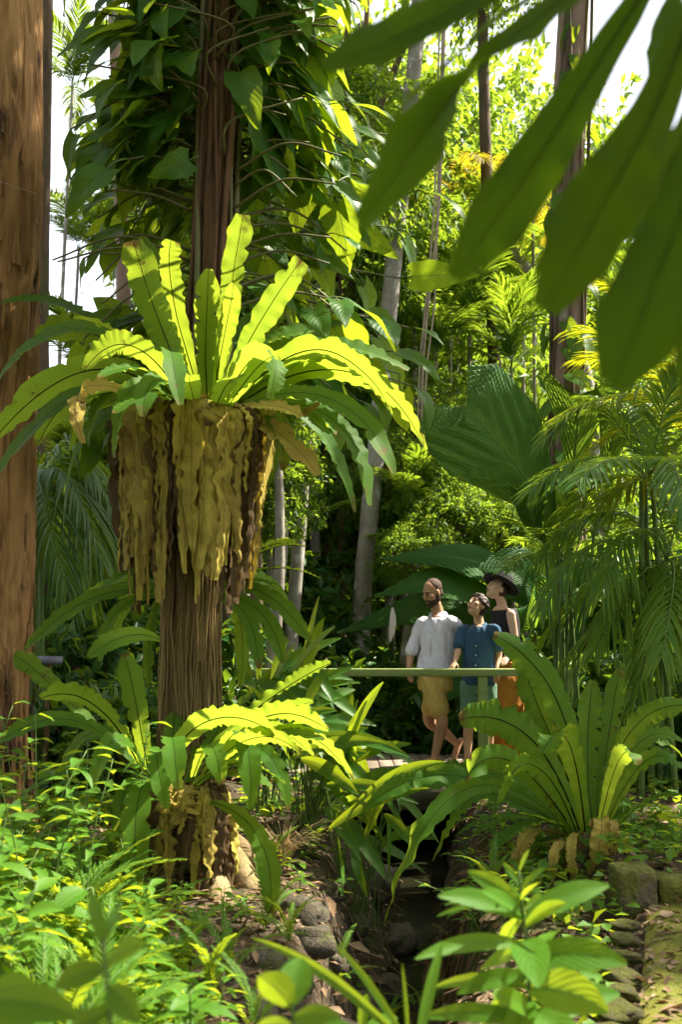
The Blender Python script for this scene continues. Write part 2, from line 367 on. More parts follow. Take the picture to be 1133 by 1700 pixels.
# stones of the left bank below the fern tree
for k, (px, py, d, s) in enumerate([(505,1520,5.0,.16),(560,1525,5.1,.14),(600,1515,5.3,.15),(520,1560,4.8,.15),(575,1565,4.9,.12),(470,1500,5.1,.13),(535,1600,4.6,.13),(490,1625,4.4,.15),(440,1600,4.3,.15),(455,1660,4.1,.17),(395,1650,4.0,.14),(510,1680,4.2,.14),(420,1690,3.8,.14),(560,1640,4.5,.12),(610,1570,5.0,.10),(640,1490,5.8,.17),(590,1470,5.9,.15),(545,1480,5.6,.14),(665,1440,6.6,.2),(625,1395,7.0,.22)]):
    p = P(px, py, d); p[2] = min(p[2], hz(p[0], p[1]) + s*.3)
    rock('bank_stone', ROCK[k%6], p, s*1.25, 'brown mossy stone lodged in the creek bank below the fern tree', 'stones of the creek bank', rng)
for k in range(26):
    y = rng.uniform(3.8, 9.0); x = creek_x(y) + rng.uniform(-.45, .55); s = rng.uniform(.05, .13)
    rock('creek_stone', ROCK[k%6], (x, y, hz(x,y)+s*.1), s, 'small dark stone lying in the creek bed', 'stones in the creek bed', rng)
# mossy edging stones along the path
for k, (px, py, s) in enumerate([(1036,1492,.15),(1036,1515,.13),(1034,1540,.15),(1031,1568,.14),(1029,1595,.13),(1023,1622,.15),(1014,1652,.14),(1006,1682,.13),(998,1712,.14),(985,1755,.15)]):
    d = 1.17*FPX/(py-1060); p = P(px, py, d)
    o = rock('edging_stone', MOSS[k%5], (p[0], p[1], hz(p[0]+.1,p[1])+.02), s, 'low rounded stone with yellow green moss edging the path', 'mossy stones edging the path', rng)
    o.scale = (s*.9*rng.uniform(.8,1.2), s*1.25, s*rng.uniform(.45,.7)); o.rotation_euler = (rng.normal(0,.12), rng.normal(0,.12), .3+rng.normal(0,.25))
# squared retaining blocks of the raised bed
for k, (x0, x1, z1, lab) in enumerate([(1.30,1.475,.12,'upright mossy end block of the low retaining wall'),(1.485,1.98,.08,'long dark squared block of the low retaining wall'),(1.99,2.6,.07,'squared block of the low retaining wall beyond the long dark one')]):
    bm = bmesh.new(); bmesh.ops.create_cube(bm, size=1)
    bmesh.ops.subdivide_edges(bm, edges=bm.edges[:], cuts=5, use_grid_fill=True)
    for v in bm.verts: v.co = Vector((v.co.x*(x1-x0), v.co.y*.24, v.co.z*(z1+.12)))
    co = np.array([v.co[:] for v in bm.verts]); nn = vnoise(co, 7, 4, k+2)*.035
    for v, q in zip(bm.verts, nn):
        c = v.co.normalized(); v.co += c*float(q)
        e = sum(abs(abs(a)-h) < 1e-2 for a, h in zip(v.co, ((x1-x0)/2, .12, (z1+.12)/2)))
        if e >= 2: v.co *= .965
    me = bpy.data.meshes.new('retaining_block'); bm.to_mesh(me); bm.free(); me.materials.append(M['moss_stone'])
    for p_ in me.polygons: p_.use_smooth = True
    o = bpy.data.objects.new('retaining_block', me); COL.objects.link(o); o.location = ((x0+x1)/2, 5.05, (z1-.12)/2); tag(o, lab, 'stone block')
def to_px(p):
    x, y, z = p[0], p[1], p[2]-CAM_Z; c, s = math.cos(PITCH), math.sin(PITCH); dep = y*c + z*s; up = -y*s + z*c
    return CX + FPX*x/dep, CY - FPX*up/dep, dep
# ================================================================== leaf and frond builders
def frond(path, side, width, prof, m=7, fold=.18, wave=.10, freq=9, seed=0, ragged=0., curl=0., mb=None, rnd=.5, mi=0, rib=True, splits=0, crumple=0.):
    """one strap-shaped blade along a path, folded at the midrib, with wavy and torn margins, and a raised rib underneath"""
    rng = np.random.default_rng(seed); mb = mb or MB()
    path = np.asarray(path, float); n = len(path)
    t = unit(np.gradient(path, axis=0)); side = np.broadcast_to(np.asarray(side, float), t.shape)
    S = unit(side - t*np.sum(side*t, 1, keepdims=True)); N = unit(np.cross(S, t)); 
    if N[n//3, 2] < 0: N = -N
    s = np.linspace(0, 1, n); W = width*.5*prof(s)
    u = np.linspace(-1, 1, m); v = np.zeros((n, m, 3)); ph = rng.uniform(0, 6.28, 2)
    fr = freq*(1+.25*np.sin(s*5+ph[0]))
    SPL = [[(rng.uniform(.25,.97), rng.uniform(.2,.9)) for _ in range(splits)] for _ in (0,1)]
    for j, uj in enumerate(u):
        k = 0 if uj < 0 else 1; a = abs(uj)
        jag = 1 + (ragged*(vnoise(np.stack([s*freq*1.7, s*0+k*9+seed, s*0], -1), 1, 3)) if ragged and a > .6 else 0)
        if a > .5 and splits:                                          # tears that run in from the margin
            for s0, dep in SPL[k]: jag = jag*(1 - dep*(a-.4)*np.exp(-((s-s0)/.012)**2))
        wv = wave*a**1.6*np.sin(2*math.pi*fr*s + ph[k] + 1.6*np.sin(s*17+seed+k))*(.35+.9*(vnoise(np.stack([s*6, s*0+seed*1.7+k*5, s*0], -1), 1, 2)*.5+.5))
        off = W*(fold*a + wv - curl*a*a)
        v[:, j] = path + S*(uj*W*jag)[:,None] + N*off[:,None]
    if crumple: v = v + N[:,None]*(crumple*vnoise(v.reshape(-1,3), 24, 3, seed).reshape(n,m))[:,:,None]
    uv = np.stack(np.broadcast_arrays((u[None,:]+1)/2, s[:,None]), -1).reshape(-1,2)
    mb.add(v.reshape(-1,3), grid_faces(m, n), uv, rnd, mi)
    if rib: 
        pr = path - N*.002; uv0 = None
        k0 = mb.n; tube(mb, pr, np.interp(s, [0,1], [width*.030, width*.006]), 5, rnd, mi, caps=False)
        mb.uv[-1][:] = (.5, .5)
    return mb
strap = lambda s: np.clip(.30 + 1.1*s**.8, 0, 1)*np.clip((1.02-s)*5.5, .03, 1)**.6
strap_blunt = lambda s: np.clip(.30 + 1.2*s**.9, 0, 1)*np.clip((1.04-s)*9, .25, 1)**.5
lance = lambda s: np.clip(np.sin(math.pi*np.clip(s*.93+.05,0,1)), .03, 1)**.8

def rosette_frond(root, base, tip, bow, width, twist=0., seed=0, mat='fern', name='frond', prof=strap, ctrl=None, sidevec=None, **kw):
    base = np.asarray(base, float); tip = np.asarray(tip, float); L = np.linalg.norm(tip-base)
    c = (base+tip)/2 + np.array((0,0,bow*L)) if ctrl is None else np.asarray(ctrl, float)
    path = qbez(base, c, tip, 52)
    path += (vnoise(path, 2.2, 2, seed)*.02*np.linspace(0,1,52))[:,None]*np.array((1,.4,1))
    if sidevec is None:
        h = tip-base; h[2] = 0
        if np.linalg.norm(h) < .05*L: h = np.array((0, -1., 0))
        sidevec = unit(np.array((-h[1], h[0], 0)))
    t = unit(np.gradient(path, axis=0)); sd = np.broadcast_to(np.asarray(sidevec, float), t.shape)
    sd = unit(sd - t*np.sum(sd*t,1,keepdims=True)); nn = np.cross(sd, t); a = math.radians(twist)
    sd = sd*math.cos(a) + nn*math.sin(a)
    mb = frond(path, sd, width, prof, seed=seed, **{**dict(splits=4, m=9), **kw})
    return mb.build(name, M[mat], root)

def heart_mesh(name, mat, L=.36, W=.26, petiole=.22, droop=.25, seed=0, lobes=.22, cut=0.):
    """big ovate leaf with a heart-shaped base, a drip tip and its petiole; local base of the petiole at the origin, leaf along +Y"""
    mb = MB(); rng = np.random.default_rng(seed); n, m = 15, 9
    s = np.linspace(0, 1, n); u = np.linspace(-1, 1, m)
    w = np.sin(math.pi*np.clip(s*.86+.14, 0, 1)**.72)**.85; w[-1] = .02
    v = np.zeros((n, m, 3)); ph = rng.uniform(0, 6.28)
    for j, uj in enumerate(u):
        a = abs(uj); back = lobes*L*a**1.5*np.clip(1-s*2.6, 0, 1)
        wv = 1 + cut*a*np.sin(s*21+ph+(uj>0)*2)
        y = s*L - back; x = uj*W/2*w*wv
        z = -droop*L*(s**2) + .13*W*a*w - .05*W*a**2 + .035*W*np.sin(s*11+ph+(2 if uj > 0 else 0))*a
        v[:, j] = np.stack([x, y, z], -1)
    pe = qbez((0,0,0), (0, petiole*.55, petiole*.32), (0, petiole, petiole*.12), 6)
    v += pe[-1]
    uv = np.stack(np.broadcast_arrays((u[None,:]+1)/2, s[:,None]), -1).reshape(-1,2)
    mb.add(v.reshape(-1,3), grid_faces(m, n), uv)
    if petiole > 0.02: tube(mb, pe, np.linspace(L*.018, L*.012, 6), 5, mi=1, caps=False)
    return mb.mesh(name, [M[mat], M['greenstem']])

def leaf_mesh(name, mat, L=.07, W=.035, petiole=.012, droop=.25, seed=0, serr=0., n=9, m=5, fold=.2):
    mb = MB(); rng = np.random.default_rng(seed); s = np.linspace(0,1,n); u = np.linspace(-1,1,m)
    w = np.clip(np.sin(math.pi*np.clip(s*.95+.04,0,1)**.8), .03, 1)
    v = np.zeros((n,m,3))
    for j, uj in enumerate(u):
        a = abs(uj); se = 1 + (serr*(np.arange(n) % 2 - .5) if a > .9 else 0)
        v[:, j] = np.stack([uj*W/2*w*se, petiole + s*L, fold*W*a*w*.8 - droop*L*s**2], -1)
    uv = np.stack(np.broadcast_arrays((u[None,:]+1)/2, s[:,None]), -1).reshape(-1,2)
    mb.add(v.reshape(-1,3), grid_faces(m,n), uv)
    if petiole: tube(mb, [(0,0,0),(0,petiole*.5,.1*petiole),(0,petiole,0)], L*.012+.0006, 4, mi=1, caps=False)
    return mb.mesh(name, [M[mat], M['greenstem']])

def palm_frond(path, ll=.3, n=40, lw=.022, ang=55, droop=.35, lift=.25, start=.16, seed=0, up=(0,0,1), mb=None, taper=True, rr=.008, jit=.12, seg=4):
    """pinnate frond: rachis tube and a leaflet either side of each node, all in one mesh"""
    rng = np.random.default_rng(seed); mb = mb or MB()
    path = np.asarray(path, float); k = len(path); t = unit(np.gradient(path, axis=0)); up = np.asarray(up, float)
    S = unit(np.cross(t, up)); N = unit(np.cross(S, t))
    tube(mb, path, np.linspace(rr, rr*.3, k), 5, .3, 1, caps=False)
    ts = np.linspace(start, .995, n)
    for sgn in (-1, 1):
        for q in ts + rng.normal(0, .003, n):
            q = min(max(q, 0), 1); f = q*(k-1); i = min(int(f), k-2); w = f-i
            p = path[i]*(1-w)+path[i+1]*w; T = unit(t[i]*(1-w)+t[i+1]*w); s_ = S[i]; N_ = N[i]
            x = (q-start)/(1-start); L = ll*(np.sin(math.pi*(x*.82+.12))**.6 if taper else 1)*rng.uniform(1-jit, 1+jit)
            a = math.radians(ang*(1-.55*x) + rng.normal(0, 5))
            d = unit(T*math.cos(a) + s_*sgn*math.sin(a) + N_*(lift + rng.normal(0,.08)))
            ss = np.linspace(0,1,seg+1)
            pts = p + d*(ss*L)[:,None] + np.array((0,0,-1.))*(droop*L*ss**2.0*rng.uniform(.7,1.3))[:,None]
            wd = unit(np.cross(d, N_)); ww = lw*.5*np.clip(np.sin(math.pi*(ss*.9+.1)), .06, 1)**.7
            v = np.stack([pts - wd*ww[:,None], pts + N_*(-ww*.5)[:,None], pts + wd*ww[:,None]], 1)
            uv = np.stack(np.broadcast_arrays(np.array([0,.5,1])[None,:], ss[:,None]), -1).reshape(-1,2)
            mb.add(v.reshape(-1,3), grid_faces(3, seg+1), uv, rng.uniform(0,.35))
    return mb

def pleated_leaf(path, side, width, seed=0, pleats=14, notch=.0, prof=None, amp=.010, slant=.55, m=61, n=50, jag=.02):
    """undivided palm leaf: sharp parallel pleats run out from the midrib, margins toothed where the pleats end"""
    mb = MB(); path = bez(path, n); t = unit(np.gradient(path, axis=0)); side = np.broadcast_to(np.asarray(side,float), t.shape)
    S = unit(side - t*np.sum(side*t,1,keepdims=True)); N = unit(np.cross(S,t))
    if N[n//2,2] < 0: N = -N
    s = np.linspace(0,1,n); L = np.linalg.norm(np.diff(path,axis=0),axis=1).sum()
    prof = prof or (lambda s: np.clip(np.sin(math.pi*np.clip(s*.9+.06,0,1)),.03,1))
    u = np.linspace(-1,1,m); W = width/2*prof(s); v = np.zeros((n,m,3))
    for j, uj in enumerate(u):
        a = abs(uj); sh = a*slant*W/L                              # each column slides towards the tip so pleats slant
        ph = (s*1.0 - sh*0)*pleats*1.0 + 0
        tri = np.abs(((s - a*W/L*1.6)*pleats) % 1 - .5)*4 - 1
        fwd = W*a*slant - notch*L*(1-a)*np.clip((s-.75)*4,0,1) + jag*a**8*(tri)
        base = path + t*fwd[:,None]
        v[:,j] = base + S*(uj*W)[:,None] + N*(amp*tri*min(1, a*5) + .12*a*W - .16*a*a*W)[:,None]
    uv = np.stack(np.broadcast_arrays((u[None,:]+1)/2, s[:,None]), -1).reshape(-1,2)
    mb.add(v.reshape(-1,3), grid_faces(m,n), uv)
    tube(mb, path - N*.003, np.linspace(.012,.003,n), 5, mi=1, caps=False)
    return mb

# leaf templates for crowns (6 verts, 2 folded quads each side)
def crown_template(kind):
    if kind == 'ovate': s = np.array([0,.45,1.]); w = np.array([.05,.24,.03]); dr = .18
    elif kind == 'long': s = np.array([0,.4,1.]); w = np.array([.04,.13,.02]); dr = .30
    else: s = np.array([0,.5,1.]); w = np.array([.06,.36,.04]); dr = .12
    v = []
    for k in range(3): v += [(-w[k], s[k], w[k]*.4-dr*s[k]**2), (0, s[k], -dr*s[k]**2), (w[k], s[k], w[k]*.4-dr*s[k]**2)]
    uv = [(c, s[k]) for k in range(3) for c in (0,.5,1)]
    return np.array(v), grid_faces(3,3), np.array(uv, float)
def scatter_leaves(mb, tmpl, pos, ydir, zdir, size, rnd, mi=0):
    tv, tf, tu = tmpl; N_ = len(pos); y = unit(ydir); x = unit(np.cross(y, zdir)); z = np.cross(x, y)
    v = pos[:,None] + (tv[None,:,0:1]*x[:,None] + tv[None,:,1:2]*y[:,None] + tv[None,:,2:3]*z[:,None])*size[:,None,None]
    f = tf[None] + (np.arange(N_)*len(tv))[:,None,None]
    mb.add(v.reshape(-1,3), f.reshape(-1,4), np.tile(tu,(N_,1)), np.repeat(rnd, len(tv)), mi)
def crown_mesh(name, mat, R=(2,2,1.6), clumps=160, per=55, leaf=.13, kind='ovate', seed=0, clump_r=.38, hollow=.45, droop=.5, bark='twig'):
    """crown of leafy sprays: limbs fork from the origin out to clumps of leaves spread unevenly through an ellipsoid"""
    rng = np.random.default_rng(seed); mb = MB(); R = np.asarray(R, float)
    d = unit(rng.normal(size=(clumps,3))); rad = (hollow + (1-hollow)*rng.random(clumps)**.6)
    rad *= 1 + .35*vnoise(d, 1.6, 2, seed)
    c = d*rad[:,None]*R; 
    for k in range(0, clumps, 3):
        mid = c[k]*.5 + rng.normal(0,.12,3)*R*.4 + np.array((0,0,-.2*R[2]))
        tube(mb, qbez((0,0,-R[2]*.6), mid, c[k], 6), np.linspace(.03,.006,6)*R[0]*.6, 5, mi=1, caps=False)
    tw = []; 
    for k in range(clumps):
        n = int(per*rng.uniform(.6,1.4)); ns = 5
        dirs = unit(rng.normal(size=(ns,3)) + d[k]*.8 + np.array((0,0,-.15)))
        st = rng.integers(0, ns, n); tt = rng.random(n)**.7
        pos = c[k] + dirs[st]*(tt*clump_r*1.5)[:,None] + np.array((0,0,-1))*(droop*clump_r*tt**2)[:,None] + rng.normal(0, clump_r*.12, (n,3))
        yd = dirs[st]*.7 + rng.normal(0,.6,(n,3)) + np.array((0,0,-.35*droop*2)); zd = rng.normal(0,.45,(n,3)) + np.array((0,0,1.))
        scatter_leaves(mb, TM[kind], pos, yd, zd, leaf*rng.uniform(.6,1.25,n), np.clip(rng.random(n)*.6 + rng.random()*.35, 0, .99))
        for q in range(0, ns, 2): tube(mb, [c[k], c[k]+dirs[q]*clump_r*.7+np.array((0,0,-.1*clump_r)), c[k]+dirs[q]*clump_r*1.4+np.array((0,0,-droop*clump_r))], np.linspace(.006,.002,3), 3, mi=1, caps=False)
    return mb.mesh(name, [M[mat], M[bark]])
TM = {k: crown_template(k) for k in ('ovate','long','round')}

def trunk_mesh(mb, path, rad, n=24, rough=.08, freq=5, seed=0, stretch=.3, ribs=0, ribamp=.0, r=.5, mi=0, plates=0.):
    """tapered trunk with uneven bark relief"""
    path = np.asarray(path, float); k = len(path); rad = np.asarray(rad, float)
    t, S, N = frames(path, (1,0.1,0)); a = np.arange(n)*2*math.pi/n
    ring = np.cos(a)[None,:,None]*S[:,None]+np.sin(a)[None,:,None]*N[:,None]
    L = np.concatenate([[0], np.cumsum(np.linalg.norm(np.diff(path,axis=0),axis=1))])
    q = ring*rad[:,None,None]; q = q + np.array((0,0,1.))*L[:,None,None]*stretch
    d = rough*vnoise(q.reshape(-1,3), freq, 4, seed).reshape(k,n)
    if ribs: d = d + ribamp*np.sin(a[None,:]*ribs + 1.5*np.sin(L[:,None]*1.3+a[None,:]*2) + seed)
    if plates:                                                     # raised plates with sharp drops between them
        q2 = ring*rad[:,None,None] + np.array((0,0,1.))*L[:,None,None]*.09
        c_ = vnoise(q2.reshape(-1,3), 5.5, 3, seed+9).reshape(k,n); c3 = vnoise(q2.reshape(-1,3), 13, 3, seed+5).reshape(k,n)
        d = d + plates*(np.floor((c_*.5+.5)*6)/6 - .5)*1.2 - plates*.9*np.clip(1-np.abs(c3)*7, 0, 1)
    v = path[:,None] + ring*(rad[:,None]*(1+d))[:,:,None]
    uv = np.stack(np.broadcast_arrays(a[None,:]/6.283, L[:,None]), -1).reshape(-1,2)
    mb.add(v.reshape(-1,3), grid_faces(n,k,True), uv, r, mi); return mb
# ================================================================== footbridge
R_D = 9.4
br = thing('footbridge', 'wooden footbridge with a pale green painted handrail over the creek', 'footbridge', (.9, 10.1, -.08))
rt = P(566, 1110, R_D)[2]
xp = P(802, 1150, R_D)[0]
g = MB(); box(g, (-1.6, R_D-.05, rt-.068), (xp+.83, R_D+.05, rt)); o = g.build('rail', M['rail'], br)
bv = o.modifiers.new('b', 'BEVEL'); bv.width = .006; bv.segments = 2
xp = P(802, 1150, R_D)[0]
for x in (xp-1.95, xp, xp+.78):
    g = MB(); box(g, (x-.043, R_D-.04, -.1), (x+.043, R_D+.04, rt-.0685)); o = g.build('post', M['rail'], br)
    bv = o.modifiers.new('b', 'BEVEL'); bv.width = .006; bv.segments = 2
rng = np.random.default_rng(3)
x = -1.9; k = 0
while x < 2.9:
    w = .142; g = MB(); dz = rng.uniform(-.004,.004); box(g, (x, R_D-.14+rng.uniform(-.015,.015), -.04+dz), (x+w-.008, 10.95+rng.uniform(-.02,.02), dz), rng.random()); o = g.build('plank', M['plank'], br)
    bv = o.modifiers.new('b', 'BEVEL'); bv.width = .004; x += w
for y in (R_D-.06, 10.1, 10.8):
    g = MB(); box(g, (-2.0, y-.07, -.30), (3.0, y+.07, -.046)); g.build('beam', M['beam'], br)
for x in (-1.55, 2.65):
    g = MB(); box(g, (x-.25, R_D-.1, -.95), (x+.25, 10.9, -.3005)); g.build('abutment', M['stone'], br)

# ================================================================== paperbark tree (left)
pb_d = 6.6
b0, b1, b2 = P(-60, 1370, pb_d), P(-32, 850, pb_d), P(-2, -40, pb_d)
top = b2 + (b2-b1)*1.3
pb = thing('paperbark_tree', 'thick orange brown paperbark trunk with flaking bark beside the big fern', 'tree', (b0[0], b0[1], hz(b0[0], b0[1])-.05))
NP_ = 420
path = bez([b0 - (0,0,.15), b0*.7+b1*.3, b1, b2, top], NP_)
rr = np.interp(np.linspace(0,1,NP_), [0,.06,.15,.45,1], [.55,.46,.40,.345,.27])
g = MB(); trunk_mesh(g, path, rr, 220, .10, 4.5, 4, .18, ribs=7, ribamp=.025, plates=.08)
g.build('trunk', M['paperbark'], pb)
rng = np.random.default_rng(11)
for k in range(150):                                            # peeling sheets of bark
    i = rng.integers(20, 290); a = rng.uniform(-2.9, .5); L = rng.uniform(.08, .45); w = rng.uniform(.02, .09)
    rad = rr[i]*1.02; p = path[i]; nrm = np.array((math.cos(a), math.sin(a), 0)); sd = np.array((-math.sin(a), math.cos(a), 0))
    n = 8; s = np.linspace(0,1,n); pp = p + nrm*rad + nrm*((.004 + .03*rng.random()*s**2))[:,None] + np.array((0,0,-L))*s[:,None]
    g = frond(pp, sd, w, lambda s: .75+.3*np.sin(s*9+k), m=5, fold=-.1, wave=.12, freq=3, seed=k, ragged=.5, rib=False, rnd=rng.random())
    g.build('bark_flake', M['paperbark'], pb)
cr_limb = top

# ================================================================== host tree with ribbed trunk
ht_d = 5.75
h0 = P(318, 1490, ht_d); hm = P(318, 1000, ht_d); h1 = P(345, 560, ht_d); h2 = P(372, -60, ht_d); htop = h2 + (h2-h1)*1.2
host = thing('host_tree', 'dark ribbed tree trunk wrapped in aerial roots and climbing stems', 'tree', (h0[0], h0[1], hz(h0[0],h0[1])-.05))
path = bez([h0-(0,0,.2), hm, h1, h2, htop], 120)
rr = np.interp(np.linspace(0,1,120), [0,.08,.2,.32,.5,1], [.22,.15,.135,.125,.125,.11])
pf_ = bez([h0-(0,0,.2), hm, h1, h2, htop], 360); rf_ = np.interp(np.linspace(0,1,360), np.linspace(0,1,120), rr)
g = MB(); trunk_mesh(g, pf_, rf_, 120, .14, 8, 8, .2, ribs=9, ribamp=.08, plates=.16); g.build('trunk', M['hostbark'], host)
rng = np.random.default_rng(21)
for k in range(9):                                             # twisting liana stems that hug the trunk
    a0 = rng.uniform(-3.0,.1); tw = rng.uniform(-.9,.9); i0, i1 = rng.integers(38,50), rng.integers(95,119)
    idx = np.linspace(i0,i1,30).astype(int); aa = a0 + tw*np.linspace(0,1,30) + .25*np.sin(np.linspace(0,9,30)+k)
    r_ = rr[idx] + .012
    pp = path[idx] + np.stack([np.cos(aa)*r_, np.sin(aa)*r_, 0*aa], -1)
    g = MB(); tube(g, pp, np.full(30, rng.uniform(.010,.022)), 7); g.build('climbing_root', M['hostbark'] if k%3 else M['vinestem'], host)
# mat of hanging root fibres below the big fern
g = MB(); sel = slice(6, 50); pth = path[sel]; R0 = rr[sel]
trunk_mesh(g, pth, R0*1.02+.01, 48, .12, 9, 3, .15, ribs=14, ribamp=.06)
for k in range(230):
    a = rng.uniform(0, 6.283); i0 = rng.integers(0, 26); i1 = min(len(pth)-1, i0+rng.integers(10,26)); n = 9
    idx = np.linspace(i1,i0,n).astype(int); aa = a + np.cumsum(rng.normal(0,.05,n)); r_ = R0[idx]*1.03 + .014 + rng.uniform(0,.016) + np.abs(rng.normal(0,.004,n))
    pp = pth[idx] + np.stack([np.cos(aa)*r_, np.sin(aa)*r_, rng.normal(0,.01,n)], -1)
    tube(g, pp, rng.uniform(.002,.0065), 4, rng.random(), caps=False)
tag(g.build('root_mat', M['rootfibre'], host), 'brown mat of hanging root fibres')
# buttress roots at the foot
for k, (px, py, d, rad) in enumerate([(415,1500,5.35,.075),(360,1535,5.2,.085),(260,1500,5.4,.07),(430,1450,5.7,.06),(200,1490,5.7,.06)]):
    e = P(px, py, d); e[2] = hz(e[0], e[1]) - .02; s0 = h0 + np.array((0,0,.32)) ; 
    dirr = unit((e - h0)*np.array((1,1,0))); s0 = s0 + dirr*.10
    g = MB(); trunk_mesh(g, bez([s0, s0*.45+e*.55+np.array((0,0,.04)), e, e+dirr*.2-np.array((0,0,.08))], 26), np.linspace(rad*1.35, rad*.7, 26), 18, .12, 8, k, .3)
    g.build('buttress_root', M['root_tan'], host)

# ------------------------------------------------------------------ bird's nest ferns
def fern(name, label, px, py, d, fronds, group='bird nest ferns', wscale=1.0, extra=0):
    c = P(px, py, d); root = thing(name, label, 'fern', c, group)
    for k, f in enumerate(fronds):
        (tx, ty, dy, bow, w, tw) = f[:6]; o = f[6] if len(f) > 6 else {}
        o = dict(o); bx, by, bd = o.pop('base', (px, py, 0))
        bpt = P(bx, by, d + bd); tip = P(tx, ty, d + dy)
        c2 = o.pop('via', None)
        ctrl = None if c2 is None else 2*P(c2[0], c2[1], d + (c2[2] if len(c2) > 2 else dy*.5)) - .5*(bpt+tip)
        dist = d + dy*.5
        kw = dict(fold=.16, wave=.13, ragged=.16, freq=9 + (k*7) % 6, seed=k + int(px)); kw.update(o)
        if px > 900: kw['wave'] = kw['wave']*1.35 + .05; kw['ragged'] = max(kw['ragged'], .2); kw['freq'] *= 1.15
        rosette_frond(root, bpt, tip, bow, w*ppm(dist)*wscale, tw, ctrl=ctrl, **kw)
    rg = np.random.default_rng(int(px*3+py))
    for k in range(extra):                                         # further fronds all round the nest
        a = rg.uniform(0, 6.283); L = rg.uniform(.45,.95)*(1.1 if px < 400 else 1.2); e = np.array((math.cos(a), math.sin(a), 0)); lift = rg.uniform(-.25,.75) if py < 900 else rg.uniform(-.1,.7)
        b_ = c + e*.10 + np.array((0,0,-.01)); tp = c + e*L*rg.uniform(.7,1.0) + np.array((0,0,lift*L*.7)); qx, qy, _ = to_px(tp)
        if e[1] < -.5 and lift > .1: continue
        if 640 < qx < 860 and 900 < qy < 1270: continue
        if 200 < qx < 500 and qy < 560: continue
        rosette_frond(root, b_, tp, .32, rg.uniform(28,46)*ppm(d)*wscale*1.1, rg.uniform(-25,25), int(k+px), wave=.2, freq=11, ragged=.15, fold=.18)
    return root, c
FD = 5.45
B = lambda x, y, dd=0: {'base': (x, y, dd)}
